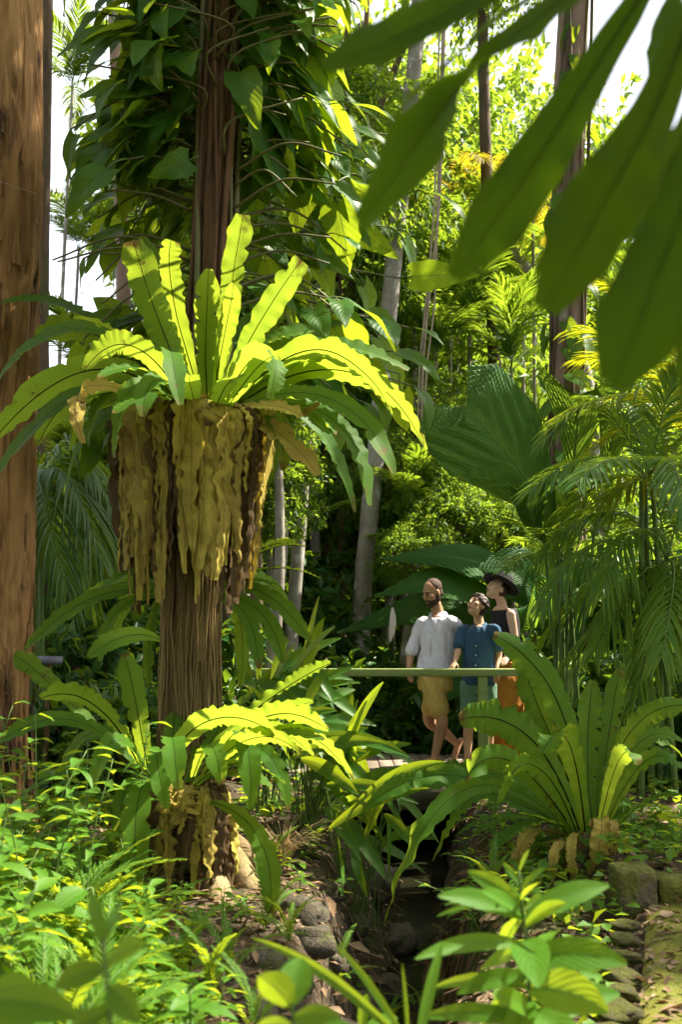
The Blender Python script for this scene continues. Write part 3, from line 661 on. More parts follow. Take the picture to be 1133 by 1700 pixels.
big = [
 (218,402,-.30,0,62, 0, dict(base=(322,660,-.05), via=(268,545,-.12), prof=strap_blunt, ragged=.25, sidevec=(1,.35,.1))),
 (285,398,-.15,0,50, 0, dict(base=(332,655,.0), via=(290,500,-.06), ragged=.2, prof=strap_blunt, sidevec=(1,-.45,.1), wave=.14)),
 (240,392, .05,0,44, 0, dict(base=(325,650,.05), via=(290,520,.0), ragged=.25, sidevec=(1,-.2,.0), wave=.2)),
 (345,448,-.42,0,47, 0, dict(base=(345,680,-.08), via=(342,555,-.2), sidevec=(1,.1,0), wave=.03, fold=.22)),
 (404,356,-.38,0,47, 0, dict(base=(358,672,-.03), via=(378,520,-.14), prof=strap_blunt, sidevec=(1,.3,0), wave=.13, freq=9, ragged=.2)),
 (388,470,-.32,0,40, 0, dict(base=(352,672,0), via=(372,560,-.15), sidevec=(1,-.5,0))),
 (500,432,-.35,0,52, 0, dict(base=(368,672,-.02), via=(418,560,-.15), prof=strap_blunt, sidevec=(.8,-.15,-.6), wave=.13, freq=9, ragged=.2)),
 (520,548, .25,0,50, 0, dict(base=(375,672,.1), via=(430,580,.15), sidevec=(.5,.6,.7))),
 (545,590,.35,0,46,0, dict(base=(378,672,.1), via=(450,590,.2), sidevec=(.3,.7,.7))),
 (682,612,-.15,0,46, 0, dict(base=(385,675,0), via=(510,575,-.1), sidevec=(.1,.75,.75), wave=.2)),
 (650,690,-.35,0,52, 0, dict(base=(380,678,-.05), via=(530,580,-.2), sidevec=(.15,.7,.8))),
 (708,748,-.2,0,50, 0, dict(base=(385,680,-.02), via=(570,615,-.1), sidevec=(.1,.6,.85))),
 (650,790,-.4,0,52, 0, dict(base=(380,684,-.05), via=(545,660,-.3), sidevec=(.2,.6,.8), wave=.2)),
 (618,835,-.2,0,50, 0, dict(base=(385,684,-.02), via=(545,690,-.1), sidevec=(.3,.7,.6), ragged=.2)),
 (590,850,.3,0,44, 0, dict(base=(390,684,.1), via=(510,690,.2), sidevec=(.3,.7,.6))),
 (470,600,-.75,0,44, 0, dict(base=(365,695,-.12), via=(415,600,-.4), sidevec=(.75,-.2,.45), wave=.16)),
 (395,628,-.8,0,46, 0, dict(base=(352,700,-.12), via=(372,645,-.45), sidevec=(.95,-.1,.2))),
 (448,662,-1.0,0,34, 0, dict(base=(365,695,-.1), via=(445,595,-.8), sidevec=(.8,.2,.3), ragged=.4)),
 (318,622,-.7,0,42, 0, dict(base=(330,700,-.12), via=(318,645,-.45), sidevec=(1,0,.1))),
 (300,672,-1.1,0,40, 0, dict(base=(325,695,-.1), via=(285,585,-.75), sidevec=(1,.2,-.3))),
 (142,612,-.35,0,44, 0, dict(base=(312,680,0), via=(225,575,-.3), sidevec=(-.15,.5,.9), ragged=.25)),
 (-10,640, .1,0,52, 0, dict(base=(300,672,.05), via=(140,545,.1), sidevec=(-.1,.7,.75), wave=.08)),
 (60,560,.5,0,50, 0, dict(base=(300,668,.15), via=(170,560,.4), sidevec=(-.1,.75,.6))),
 (-15,510,.75,0,52, 0, dict(base=(300,665,.2), via=(130,520,.6), sidevec=(-.1,.8,.55), wave=.08)),
 (-15,735,-.2,0,58, 0, dict(base=(300,680,0), via=(150,615,-.1), sidevec=(-.1,.6,.8), wave=.06)),
 (-10,800,-.1,0,54, 0, dict(base=(298,684,0), via=(140,650,0), sidevec=(-.2,.65,.7), wave=.06)),
 (60,740,.45,0,50, 0, dict(base=(300,684,.1), via=(160,640,.3), sidevec=(-.2,.7,.6))),
 (105,820,.2,0,50, 0, dict(base=(300,690,.05), via=(175,690,.1), sidevec=(-.3,.75,.5))),
 (190,760,-.5,0,40, 0, dict(base=(305,690,-.05), via=(225,640,-.35), sidevec=(-.3,.5,.6), ragged=.3)),
 (148,740,-.3,0,40, 0, dict(base=(302,688,0), via=(190,650,-.2), sidevec=(-.3,.6,.6))),
 (240,690,-.9,0,42, 0, dict(base=(318,695,-.1), via=(265,630,-.6), sidevec=(-.7,.3,.5))),
 (470,780,-.2,0,46,0, dict(base=(385,690,0), via=(450,690,-.1), sidevec=(.5,.7,.4))),
 (440,820,.2,0,50,0, dict(base=(385,692,.1), via=(435,700,.1), sidevec=(.6,.6,.2))),
 (560,720,.3,0,46,0, dict(base=(388,680,.1), via=(480,650,.2), sidevec=(.2,.7,.6))),
 (230,800,.3,0,52,0, dict(base=(305,690,.1), via=(245,700,.2), sidevec=(-.6,.6,.2))),
 (420,520,.5,0,44,0, dict(base=(360,668,.15), via=(385,590,.3), sidevec=(1,.4,.2))),
 (250,520,.55,0,44,0, dict(base=(322,665,.15), via=(290,590,.3), sidevec=(1,-.3,.2))),
]
def through(lst, keep):
    for k, f in enumerate(lst):
        o = f[6]; sv = o.get('sidevec')
        if sv is None or not keep(k, f): continue
        o['sidevec'] = (sv[0], .8, -.62); o['wave'] = .13; lst[k] = (*f[:4], f[4]*1.3, f[5], o)
through(big, lambda k, f: (f[0] > 520 and f[1] < 800 and k % 3 != 0) or (f[0] < 150 and k % 2 == 0) or k in (15,17,20))
bigfern, bc = fern('birds_nest_fern', 'huge bird nest fern with upright glowing fronds above a skirt of dead leaves', 338, 690, FD, big, wscale=.88, extra=18)
# nest of roots that carries the fronds
g = MB(); th = np.linspace(.02, math.pi-.02, 16); ph = np.arange(30)*2*math.pi/30
T_, F_ = np.meshgrid(th, ph, indexing='ij'); dd = np.stack([np.sin(T_)*np.cos(F_), np.sin(T_)*np.sin(F_), np.cos(T_)], -1).reshape(-1,3)
v = dd*np.array((.24,.24,.36))*(1+.15*vnoise(dd,3,3,4))[:,None] + P(334, 775, FD+.12)
g.add(v, grid_faces(30,16,True)); g.build('root_nest', M['rootfibre'], bigfern)
rng = np.random.default_rng(77)
def dead_skirt(root, cx, top_py, bot_py, d, rtop, rbot, n, wpx, seed, arc=(-math.pi*1.02, .02*math.pi)):
    rng = np.random.default_rng(seed); C0 = P(cx, top_py, d); C1 = P(cx, bot_py, d)
    for k in range(n):
        a = arc[0] + (arc[1]-arc[0])*((k*.618) % 1) + rng.normal(0,.05); lay = rng.random(); e = np.array((math.cos(a), math.sin(a), 0))
        r0 = rtop*(.55+.25*lay); r1 = rtop*(.92+.16*lay); r2 = rbot*(.8+.35*lay)
        f = rng.uniform(.6, 1.12) if lay < .6 else rng.uniform(.25,.95)
        z0, z1 = C0[2], C0[2]+(C1[2]-C0[2])*f
        top = np.array((C0[0],C0[1],z0+.02)) + e*r0*.6
        pts = [top, np.array((C0[0],C0[1],z0+.035)) + e*r0, np.array((C0[0],C0[1],z0-.05)) + e*r1, np.array((C0[0],C0[1],z0*.55+z1*.45)) + e*(r1*.5+r2*.5), np.array((C0[0],C0[1],z1)) + e*r2]
        pth = bez(pts, 80); pth[:,0] += .02*np.sin(np.linspace(0,rng.uniform(3,8),80)+k)*np.linspace(0,1,80)
        tw = rng.normal(0,.45); sd = np.array((-math.sin(a), math.cos(a), 0))*math.cos(tw) + e*math.sin(tw)
        g = frond(pth, sd, wpx*ppm(d)*rng.uniform(.25,1.4), lambda s: np.clip(.35+2.5*s,0,1)*np.clip((1.03-s)*4,.1,1)**.6, m=11, fold=rng.uniform(-1.1,.6), wave=rng.uniform(.03,.14), freq=rng.uniform(4,14), seed=k+seed, ragged=rng.uniform(.6,1.5), curl=rng.uniform(-.6,1.0), rnd=rng.random(), splits=9, crumple=.024, rib=False)
        g.build('dead_frond', M['fern_dead_brown' if (lay < .35 or k % 7 == 3) else 'fern_dead'], root)
dead_skirt(bigfern, 322, 695, 985, FD+.05, .39, .33, 135, 31, 100, (-math.pi*1.12, .12*math.pi))
for k, (bx,by,vx,vy,tx,ty,dv,w) in enumerate([(372,682,450,672,502,692,-.3,26),(385,700,455,715,525,792,-.25,40),(392,700,445,690,432,830,-.15,30),(300,690,150,640,140,735,-.55,26),(498,690,515,680,532,672,-.35,18)]):
    bpt = P(bx,by,FD-.05 if k<4 else FD-.3); tp = P(tx,ty,FD+dv); cc = 2*P(vx,vy,FD+dv*.7)-.5*(bpt+tp)
    rosette_frond(bigfern, bpt, tp, 0, w*ppm(FD), 0, k+40, 'fern_dead', 'dead_frond', ctrl=cc, sidevec=(.3,.5,.8), ragged=.35, wave=.25)

low = [
 (455,1222,-.7,0,50,0, dict(base=(282,1262,-.25), via=(352,1195,-.6), sidevec=(-.1,.5,.9), wave=.15, freq=11)),
 (548,1102, .1,0,56,0, dict(base=(330,1262,0), via=(440,1165,.05), sidevec=(-.45,.3,.85), wave=.15, freq=11)),
 (545,1212,-.3,0,52,0, dict(base=(345,1275,-.1), via=(440,1190,-.2), sidevec=(-.05,.4,.9), wave=.15, freq=11)),
 (520,1165,-.1,0,36,0, dict(base=(340,1270,-.05), via=(430,1200,-.1), sidevec=(-.2,.5,.8))),
 (205,1085,-.2,0,50,0, dict(base=(245,1275,-.1), via=(228,1180,-.2), sidevec=(1,.2,0), wave=.05)),
 (68,1158,-.3,0,54,0, dict(base=(235,1280,-.1), via=(160,1170,-.25), sidevec=(-.3,.3,.9), wave=.14)),
 (-10,1238,-.2,0,40,0, dict(base=(235,1285,-.1), via=(120,1195,-.1), sidevec=(-.1,.6,.7))),
 (22,1088,.1,0,46,0, dict(base=(200,1250,.05), via=(85,1140,.05), sidevec=(-.5,.3,.7))),
 (150,1088,-.35,0,40,0, dict(base=(265,1062,.05), via=(210,1055,-.25), sidevec=(-.1,.3,.9), wave=.06)),
 (412,1345,-.6,0,46,0, dict(base=(345,1280,-.1), via=(405,1215,-.45), sidevec=(1,.3,0), wave=.08)),
 (225,1490,-.55,0,56,0, dict(base=(262,1300,-.1), via=(228,1330,-.4), sidevec=(1,.1,0), wave=.06)),
 (205,1440,-.2,0,40,0, dict(base=(255,1300,-.05), via=(205,1320,-.15), sidevec=(1,-.3,0), wave=.06)),
 (448,1515,-.6,0,44,0, dict(base=(345,1330,-.1), via=(425,1385,-.45), sidevec=(.75,.2,.45), wave=.1)),
 (590,1292,-.2,0,40,0, dict(base=(345,1290,-.1), via=(480,1215,-.2), sidevec=(-.05,.6,.7))),
 (478,1345,-.45,0,38,0, dict(base=(345,1295,-.1), via=(430,1245,-.4), sidevec=(.4,.5,.6), ragged=.2)),
 (520,1255,.2,0,40,0, dict(base=(340,1280,.1), via=(430,1210,.15), sidevec=(-.1,.6,.7))),
 (500,1250,-.75,0,38,0, dict(base=(340,1285,-.2), via=(420,1225,-.6), sidevec=(0,.5,.8))),
 (150,1330,-.5,0,42,0, dict(base=(250,1290,-.1), via=(190,1230,-.4), sidevec=(-.3,.5,.6))),
 (100,1290,.3,0,44,0, dict(base=(245,1280,.1), via=(160,1215,.2), sidevec=(-.2,.6,.6))),
 (290,1180,.3,0,40,0, dict(base=(290,1275,.1), via=(288,1230,.2), sidevec=(1,.1,0))),
 (300,1310,-1.0,0,46,0, dict(base=(290,1290,-.15), via=(285,1225,-.75), sidevec=(1,0,0), wave=.06)),
 (275,1345,-.8,0,40,0, dict(base=(275,1290,-.15), via=(262,1250,-.6), sidevec=(1,.1,.1))),
 (370,1300,-.9,0,40,0, dict(base=(320,1290,-.15), via=(350,1235,-.7), sidevec=(.9,.1,.3))),
]
through(low, lambda k, f: f[0] > 440 and f[1] < 1300 or (f[0] == 68))
lowfern, lc = fern('birds_nest_fern', 'smaller bird nest fern at the foot of the trunk with bright wavy fronds', 300, 1300, 5.3, low, wscale=.78, extra=16)
dead_skirt(lowfern, 322, 1312, 1480, 5.35, .22, .24, 26, 36, 300, (-math.pi*.95, -.05*math.pi))

mid = [
 (518,1062,0,0,40,0, dict(base=(350,975,-.1), via=(440,985,0), sidevec=(.45,.3,.8), wave=.2)),
 (472,1098,-.2,0,40,0, dict(base=(350,985,-.1), via=(430,1015,-.1), sidevec=(.55,.3,.7), wave=.2)),
 (430,1110,-.3,0,36,0, dict(base=(350,990,-.1), via=(405,1020,-.2), sidevec=(.7,.3,.5))),
 (480,1030,.3,0,36,0, dict(base=(350,975,0), via=(430,960,.2), sidevec=(.3,.5,.7))),
 (42,1078,0,0,40,0, dict(base=(285,985,0), via=(160,990,0), sidevec=(-.3,.4,.8), wave=.14)),
 (110,1030,.3,0,38,0, dict(base=(285,980,.1), via=(190,970,.2), sidevec=(-.3,.5,.7))),
 (165,1100,-.1,0,36,0, dict(base=(285,990,0), via=(200,1010,0), sidevec=(-.4,.5,.6))),
 (248,1135,-.2,0,26,0, dict(base=(268,985,-.05), via=(252,1040,-.15), sidevec=(1,.2,0), wave=.18)),
 (190,1060,.4,0,36,0, dict(base=(285,985,.1), via=(225,990,.3), sidevec=(-.5,.5,.5))),
 (400,1140,.2,0,34,0, dict(base=(345,990,0), via=(395,1020,.1), sidevec=(.8,.3,.3))),
]
fern('birds_nest_fern', 'drooping bird nest fern clinging halfway down the root covered trunk', 320, 985, 5.9, mid, wscale=.75, extra=10)

RD = 6.0
right = [
 (822,1052,-.15,0,72,0, dict(base=(972,1372,-.05), via=(925,1165,-.1), sidevec=(.85,.2,.45), wave=.12, ragged=.12)),
 (765,1192,-.35,0,84,0, dict(base=(962,1378,-.1), via=(880,1225,-.3), sidevec=(.6,.2,.75), wave=.16)),
 (868,1105,.35,0,66,0, dict(base=(975,1368,.1), via=(910,1210,.25), sidevec=(.8,-.3,.5), wave=.3, freq=13, ragged=.2)),
 (590,1296,-.1,0,50,0, dict(base=(955,1382,-.1), via=(770,1303,-.1), sidevec=(.05,.45,.9), wave=.2, freq=13)),
 (612,1335,-.5,0,46,0, dict(base=(955,1385,-.1), via=(775,1290,-.4), sidevec=(.1,.5,.85), wave=.2, freq=12)),
 (665,1300,.3,0,44,0, dict(base=(958,1380,.05), via=(810,1282,.2), sidevec=(.15,.6,.8), wave=.3, freq=14)),
 (640,1535,-.8,0,44,0, dict(base=(952,1388,-.15), via=(775,1310,-.6), sidevec=(.3,.5,.8), wave=.3, freq=13, ragged=.25)),
 (770,1300,-.8,0,60,0, dict(base=(955,1385,-.15), via=(850,1265,-.65), sidevec=(.5,.3,.8), wave=.14)),
 (900,1250,-.8,0,66,0, dict(base=(972,1380,-.12), via=(945,1235,-.6), sidevec=(.9,.1,.35), wave=.12)),
 (830,1330,-.9,0,50,0, dict(base=(960,1388,-.15), via=(890,1270,-.75), sidevec=(.6,.3,.7))),
 (985,1130,.35,0,60,0, dict(base=(985,1368,.1), via=(975,1240,.25), sidevec=(1,.2,0), wave=.16)),
 (1150,1172,-.25,0,50,0, dict(base=(1000,1372,-.05), via=(1048,1215,-.2), sidevec=(-.55,.3,.8), wave=.16)),
 (1140,1235,.2,0,44,0, dict(base=(1005,1372,.05), via=(1060,1235,.15), sidevec=(-.6,.5,.6), wave=.2)),
 (1150,1310,-.1,0,42,0, dict(base=(1005,1378,0), via=(1080,1260,-.1), sidevec=(-.4,.5,.7), wave=.2)),
 (1120,1180,.5,0,50,0, dict(base=(1000,1368,.1), via=(1035,1240,.3), sidevec=(-.8,.5,.3))),
 (1160,1290,.5,0,44,0, dict(base=(1005,1372,.1), via=(1070,1230,.4), sidevec=(-.5,.6,.6))),
 (690,1385,.1,0,40,0, dict(base=(955,1388,0), via=(810,1300,.1), sidevec=(.2,.6,.7), wave=.25)),
 (720,1430,-.5,0,40,0, dict(base=(955,1390,-.1), via=(830,1300,-.4), sidevec=(.3,.5,.7), wave=.25)),
 (1030,1110,.6,0,50,0, dict(base=(992,1368,.15), via=(1010,1230,.4), sidevec=(-1,.3,.1))),
 (905,1150,.7,0,50,0, dict(base=(978,1368,.2), via=(935,1250,.5), sidevec=(.9,-.2,.3))),
 (1060,1270,-.9,0,44,0, dict(base=(995,1380,-.1), via=(1030,1260,-.65), sidevec=(-.8,.2,.5))),
 (800,1180,.5,0,50,0, dict(base=(965,1372,.1), via=(875,1230,.4), sidevec=(.6,.3,.7), wave=.25)),
]
rfern, rc = fern('birds_nest_fern', 'wide bird nest fern on the creek bank in front of the footbridge', 980, 1385, RD, right, wscale=.70, extra=20)
for k, (bx,by,vx,vy,tx,ty,w) in enumerate([(985,1375,1000,1370,985,1470,34),(1000,1380,1020,1365,1018,1430,14),(970,1385,950,1400,960,1480,16),(940,1390,880,1385,860,1450,22),(1010,1385,1040,1390,1045,1450,14),(955,1390,925,1410,920,1470,16)]):
    bpt = P(bx,by,RD-.1); tp = P(tx,ty,RD-.35); cc = 2*P(vx,vy,RD-.35)-.5*(bpt+tp)
    rosette_frond(rfern, bpt, tp, 0, w*ppm(RD), 0, k+60, 'fern_dead', 'dead_frond', ctrl=cc, sidevec=(1,.2,0), ragged=.4, wave=.3)
g = MB(); v = dd*np.array((.20,.20,.22))*(1+.25*vnoise(dd,3,3,7))[:,None] + P(985, 1425, RD+.1); g.add(v, grid_faces(30,16,True)); 
for k in range(70):
    a = rng.uniform(0,6.283); p0 = P(985,1420,RD+.05)+np.array((math.cos(a)*.17, math.sin(a)*.17, rng.uniform(-.1,.05)))
    tube(g, bez([p0, p0+np.array((math.cos(a)*.06,math.sin(a)*.06,-.1)), p0+np.array((math.cos(a)*.1+rng.normal(0,.05),math.sin(a)*.08,-.28))], 7), rng.uniform(.002,.005), 4, rng.random(), caps=False)
g.build('root_nest', M['rootfibre'], rfern)
SD = np.array(sun_dir); FERN_PTS = [P(x,y,dd) for x,y,dd in ((225,420,5.2),(255,500,5.3),(285,580,5.35),(275,420,5.3),(300,500,5.4),(345,470,5.1),(345,560,5.25),(402,380,5.1),(385,480,5.2),(365,580,5.35),(490,450,5.15),(440,530,5.25),(390,610,5.4),(560,620,5.3),(650,640,5.3),(250,620,5.3),(150,610,5.1))]
# ================================================================== climber on the host tree
clb = thing('climbing_vine', 'large leaved climber covering the upper trunk with broad drooping leaves', 'climber', P(330, 520, 5.75))
HEART = [heart_mesh('leaf', 'philo', .34, .24, .16, .30, 1, .20, .03), heart_mesh('leaf', 'philo', .40, .25, .20, .42, 2, .16, .07), heart_mesh('leaf', 'philo', .30, .22, .14, .2, 3, .24, .02), heart_mesh('leaf', 'philo', .42, .21, .16, .5, 4, .10, .05)]
hostpath = bez([h0-(0,0,.2), hm, h1, h2, htop], 120)
rng = np.random.default_rng(42)
CLEAVES = []
def climber_leaf(p, out, sc):
    y = unit(out*rng.uniform(.5,1.0) + np.array((0,0,-1))*rng.uniform(.25,.95) + rng.normal(0,.28,3))
    z = unit(np.array((0,-.55,.75)) + rng.normal(0,.35,3) + out*.3)
    tipp = p + y*.5*sc; qx, qy, _ = to_px(tipp); bx_, by_, _ = to_px(p)
    for fp in FERN_PTS:
        w_ = tipp*.6 + p*.4 - fp; t_ = float(np.dot(w_, SD)); 
        if t_ > 0 and np.linalg.norm(w_ - SD*t_) < .19: return
    if max(qy, by_) > 340 and 170 < max(qx,bx_) and min(qx,bx_) < 540 and min(tipp[1], p[1]) < 6.12: return
    if qx < 88: return
    CLEAVES.append((HEART[rng.integers(4)], basis(p, y, z, sc)))
for k in range(150):
    z = 2.55 + (5.7-2.55)*((k*.618)%1); i = int(np.argmin(np.abs(hostpath[:,2]-z))); p = hostpath[i]
    a = rng.uniform(0, 6.283); out = np.array((math.cos(a), math.sin(a)*.8, 0))
    if k % 3 == 0: out = unit(np.array((-1, rng.uniform(-.5,.5), 0)))
    if k % 3 == 1: out = unit(np.array((1, rng.uniform(-.6,.5), 0)))
    if out[1] < -.75: continue
    L = rng.uniform(.25,.80)*(1.05 if out[0] < 0 else .95)
    if p[2] < 3.0 and out[1] < .1: L *= .6
    q = [p + out*.12, p + out*(.12+L*.5) + np.array((0,0,.16*L)), p + out*(.12+L) + np.array((0,0,-.12*L + rng.uniform(-.1,.15)))]
    ex_, ey_, _ = to_px(q[-1])
    if ey_ > 330 and 170 < ex_ < 540 and q[-1][1] < 6.1: continue
    pth = bez(q, 12); g = MB(); tube(g, pth, np.linspace(.010,.005,12), 6); g.build('stem', M['vinestem'], clb)
    n = int(4 + L*6)
    for j in range(n):
        f = (j+.6)/n; pt = pth[int(f*11)]; sgn = 1 if j%2 else -1
        o2 = unit(out + sgn*np.array((-out[1], out[0], 0))*rng.uniform(.3,1.1))
        climber_leaf(pt, o2, rng.uniform(.5,1.0))
for k in range(64):                                              # stems spreading behind the fern
    zz = rng.uniform(2.6, 5.0); i = int(np.argmin(np.abs(hostpath[:,2]-zz))); p = hostpath[i]; sg = -1 if k % 2 else 1
    q = [p + np.array((sg*.05,.12,0)), p + np.array((sg*rng.uniform(.2,.45), rng.uniform(.5,.8), .1)), p + np.array((sg*rng.uniform(.35,.95 if sg < 0 else 1.25), rng.uniform(.75,1.2), rng.uniform(-.15,.2)))]
    pth = bez(q, 12); g = MB(); tube(g, pth, np.linspace(.010,.005,12), 6); g.build('stem', M['vinestem'], clb)
    for j in range(5):
        pt = pth[3+2*j]; o2 = unit(np.array((sg*rng.uniform(.2,1), rng.uniform(-.6,.6), 0))); climber_leaf(pt, o2, rng.uniform(.55,1.05))
for k in range(46):                                              # leaves and leaf stalks right on the trunk
    z = rng.uniform(2.7, 5.6); i = int(np.argmin(np.abs(hostpath[:,2]-z))); a = rng.choice([rng.uniform(-2.9,-2.0), rng.uniform(-1.1,.2), rng.uniform(.3,2.9)])
    e = np.array((math.cos(a), math.sin(a), 0)); climber_leaf(hostpath[i]+e*.13, e, rng.uniform(.6,1.05))
for k in range(26):
    z = rng.uniform(3.9, 5.6); i = int(np.argmin(np.abs(hostpath[:,2]-z))); a = rng.uniform(-3.0,-.1); e = np.array((math.cos(a), math.sin(a), 0)); L = rng.uniform(.3,.6)
    p0 = hostpath[i]+e*.13; g = MB(); tube(g, bez([p0, p0+e*.12+np.array((rng.normal(0,.06),-.02,.14)), p0+e*.2+np.array((np.sign(e[0])*L*.8, .05, .28)), ], 10), np.linspace(.009,.006,10), 5); g.build('leaf_stalk', M['vinestem'], clb)

CLEAVES.sort(key=lambda q: q[1].translation.y)                    # the 300 nearest leaves are parts of their own, the rest one mass
for me_, m_ in CLEAVES[:300]: inst('leaf', me_, clb, m_)
g = MB()
for k, (me_, m_) in enumerate(CLEAVES[300:]):
    co = np.empty(len(me_.vertices)*3); me_.vertices.foreach_get('co', co); co = co.reshape(-1,3) @ np.array(m_.to_3x3()).T + np.array(m_.translation)
    fc = np.array([p_.vertices[:] for p_ in me_.polygons]); mi_ = np.array([p_.material_index for p_ in me_.polygons])
    uvm = np.zeros((len(co),2)); ud = me_.uv_layers[0].data; lv = np.empty(len(me_.loops), np.int32); me_.loops.foreach_get('vertex_index', lv); uu = np.empty(len(ud)*2); ud.foreach_get('uv', uu); uvm[lv] = uu.reshape(-1,2)
    g.add(co, fc, uvm, (k*.618)%1); g.m[-1] = mi_
if g.n: tag(g.build('leaf_mass', [M['philo'], M['greenstem']], clb), kind='stuff')
# ================================================================== trees of the forest behind
def lean_trunk(name, label, pts, d, wpx, mat, cat='tree', crown=None, ribs=0, rings=False, group=None, bottom=True, flare=1.25):
    q = [P(x, y, d) for x, y in pts]
    if bottom:
        b0_ = q[0].copy(); b0_[2] = hz(b0_[0], b0_[1]) - .1
        if q[0][2] > b0_[2] + .1: q = [b0_] + q
    root = thing(name, label, cat, (q[0][0], q[0][1], q[0][2]+.1), group)
    w = wpx*ppm(d)/2; n = 60; pth = bez(q, n); g = MB()
    r_ = np.interp(np.linspace(0,1,n), [0,.08,1], [w*flare, w*1.05, w*.82])
    if rings: r_ = r_*(1+.05*(np.arange(n)%3 == 0))
    trunk_mesh(g, pth, r_, 16, .07, 7, int(wpx)+len(pts), .4, ribs=ribs, ribamp=.08 if ribs else 0); g.build('trunk', M[mat], root)
    return root, pth
def add_crown(root, me, loc, s, rz=0, name='crown'):
    s = (s,s,s) if np.isscalar(s) else s
    m_ = Matrix.Translation(Vector([float(q) for q in loc])) @ Matrix.Rotation(rz,4,'Z') @ Matrix.Diagonal((*s,1))
    return inst(name, me, root, m_)
CR = {
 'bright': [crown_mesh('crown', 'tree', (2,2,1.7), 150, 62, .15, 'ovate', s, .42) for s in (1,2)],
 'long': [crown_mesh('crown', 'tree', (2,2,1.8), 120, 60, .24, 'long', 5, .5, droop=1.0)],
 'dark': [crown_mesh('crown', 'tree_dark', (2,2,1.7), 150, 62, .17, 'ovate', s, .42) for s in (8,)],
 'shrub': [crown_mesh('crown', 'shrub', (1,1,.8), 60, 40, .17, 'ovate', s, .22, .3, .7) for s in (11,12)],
 'canopy': [crown_mesh('crown', 'tree_dark', (2,2,1.1), 110, 50, .20, 'round', s, .45, .2) for s in (15,16)],
}
# trunks one can tell apart
palm_t, pt = lean_trunk('palm_tree', 'pale grey lichen spotted palm trunk leaning behind the footbridge', [(598,1100),(604,960),(628,720),(650,480),(664,340),(690,90),(705,-150)], 12.6, 31, 'palebark', rings=True)
slim, st_ = lean_trunk('slim_tree', 'slim grey trunk beside the big fern skirt', [(484,1060),(490,980),(503,800),(508,650),(500,300),(490,-100)], 11.5, 23, 'palebark')
vine_t, vt_ = lean_trunk('vine_covered_tree', 'stout pinkish brown trunk wrapped in creepers above the pleated palm', [(938,900),(938,700),(942,480),(945,250),(952,0),(955,-250)], 11.8, 62, 'pinkbark', ribs=5)
dark_t, dt_ = lean_trunk('slender_tree', 'slender dark straight trunk in the sunlit undergrowth', [(826,760),(820,560),(812,380),(805,180),(800,-50)], 14.0, 23, 'darkbark')
bent_t, bt_ = lean_trunk('leaning_tree', 'bent grey trunk slanting across the bright foliage', [(985,700),(945,560),(890,470),(835,390),(790,310),(745,265),(700,200),(640,120),(600,40)], 15.5, 22, 'palebark')
for k, (pts, d, w, lab) in enumerate([([(72,930),(72,720),(70,500),(75,200),(80,-80)], 9.5, 24, 'pale thin trunk showing right beside the paperbark'),
    ([(210,900),(205,500),(195,150),(185,-60)], 10.5, 26, 'pale pinkish trunk hidden behind the climber leaves'),
    ([(568,720),(566,560),(570,400),(575,200),(580,-60)], 13.5, 13, 'thin brown sapling trunk next to the pale palm trunk'),
    ([(596,740),(592,560),(596,400),(605,150),(612,-60)], 15.0, 11, 'thin reddish sapling trunk close to the pale palm trunk'),
    ([(452,720),(450,500),(448,300),(455,-60)], 11.5, 16, 'pale sapling trunk behind the climber'),
    ([(540,900),(545,700),(560,420),(610,240),(650,130),(690,30)], 14.5, 14, 'thin dark sapling leaning towards the near palm leaf')]):
    lean_trunk('sapling_tree', lab, pts, d, w, ['darkbark','pinkbark','darkbark','hostbark','palebark','darkbark'][k])
for k, (x0, x1, x2) in enumerate([(700,712,730),(694,708,722),(704,722,727)]):
    q = [P(x0,700,11), P((x0+x1)/2-3,600,11), P(x1,500,11), P(x2,330,11), P(x2+8,60,11), P(x2+14,-80,11)]
    g = MB(); tube(g, bez(q, 50), .011 + .004*(k==0), 6); o = g.build('liana', M['liana'], None, origin=tuple(q[0])); tag(o, ['pale rope like liana hanging in the sunlit gap','thin pale liana strand hanging alongside the rope like one','twisted thin liana strand hanging in the sunlit gap'][k], 'liana')
# creeping leaves on the pinkish trunk
cvl = thing('creeper', 'small leaved creeper climbing the stout pinkish trunk', 'creeper', tuple(vt_[8]))
SMALLH = heart_mesh('leaf', 'philo', .26, .15, .06, .35, 9, .15, .02)
for k in range(70):
    i = rng.integers(8, 56); a = rng.uniform(-3.1,.1); e = np.array((math.cos(a), math.sin(a), 0)); y = unit(e*.5+np.array((0,0,-.8))+rng.normal(0,.3,3))
    inst('leaf', SMALLH, cvl, basis(vt_[i]+e*.24, y, unit(e+np.array((0,0,.4))), rng.uniform(.7,1.4)))
for k in range(7):
    a0 = rng.uniform(-3,0); idx = np.arange(6,58); aa = a0+.35*np.sin(idx*.12+k); g = MB()
    tube(g, vt_[idx]+np.stack([np.cos(aa),np.sin(aa),0*aa],-1)*.235, rng.uniform(.012,.03), 6); g.build('stem', M['darkbark'], cvl)

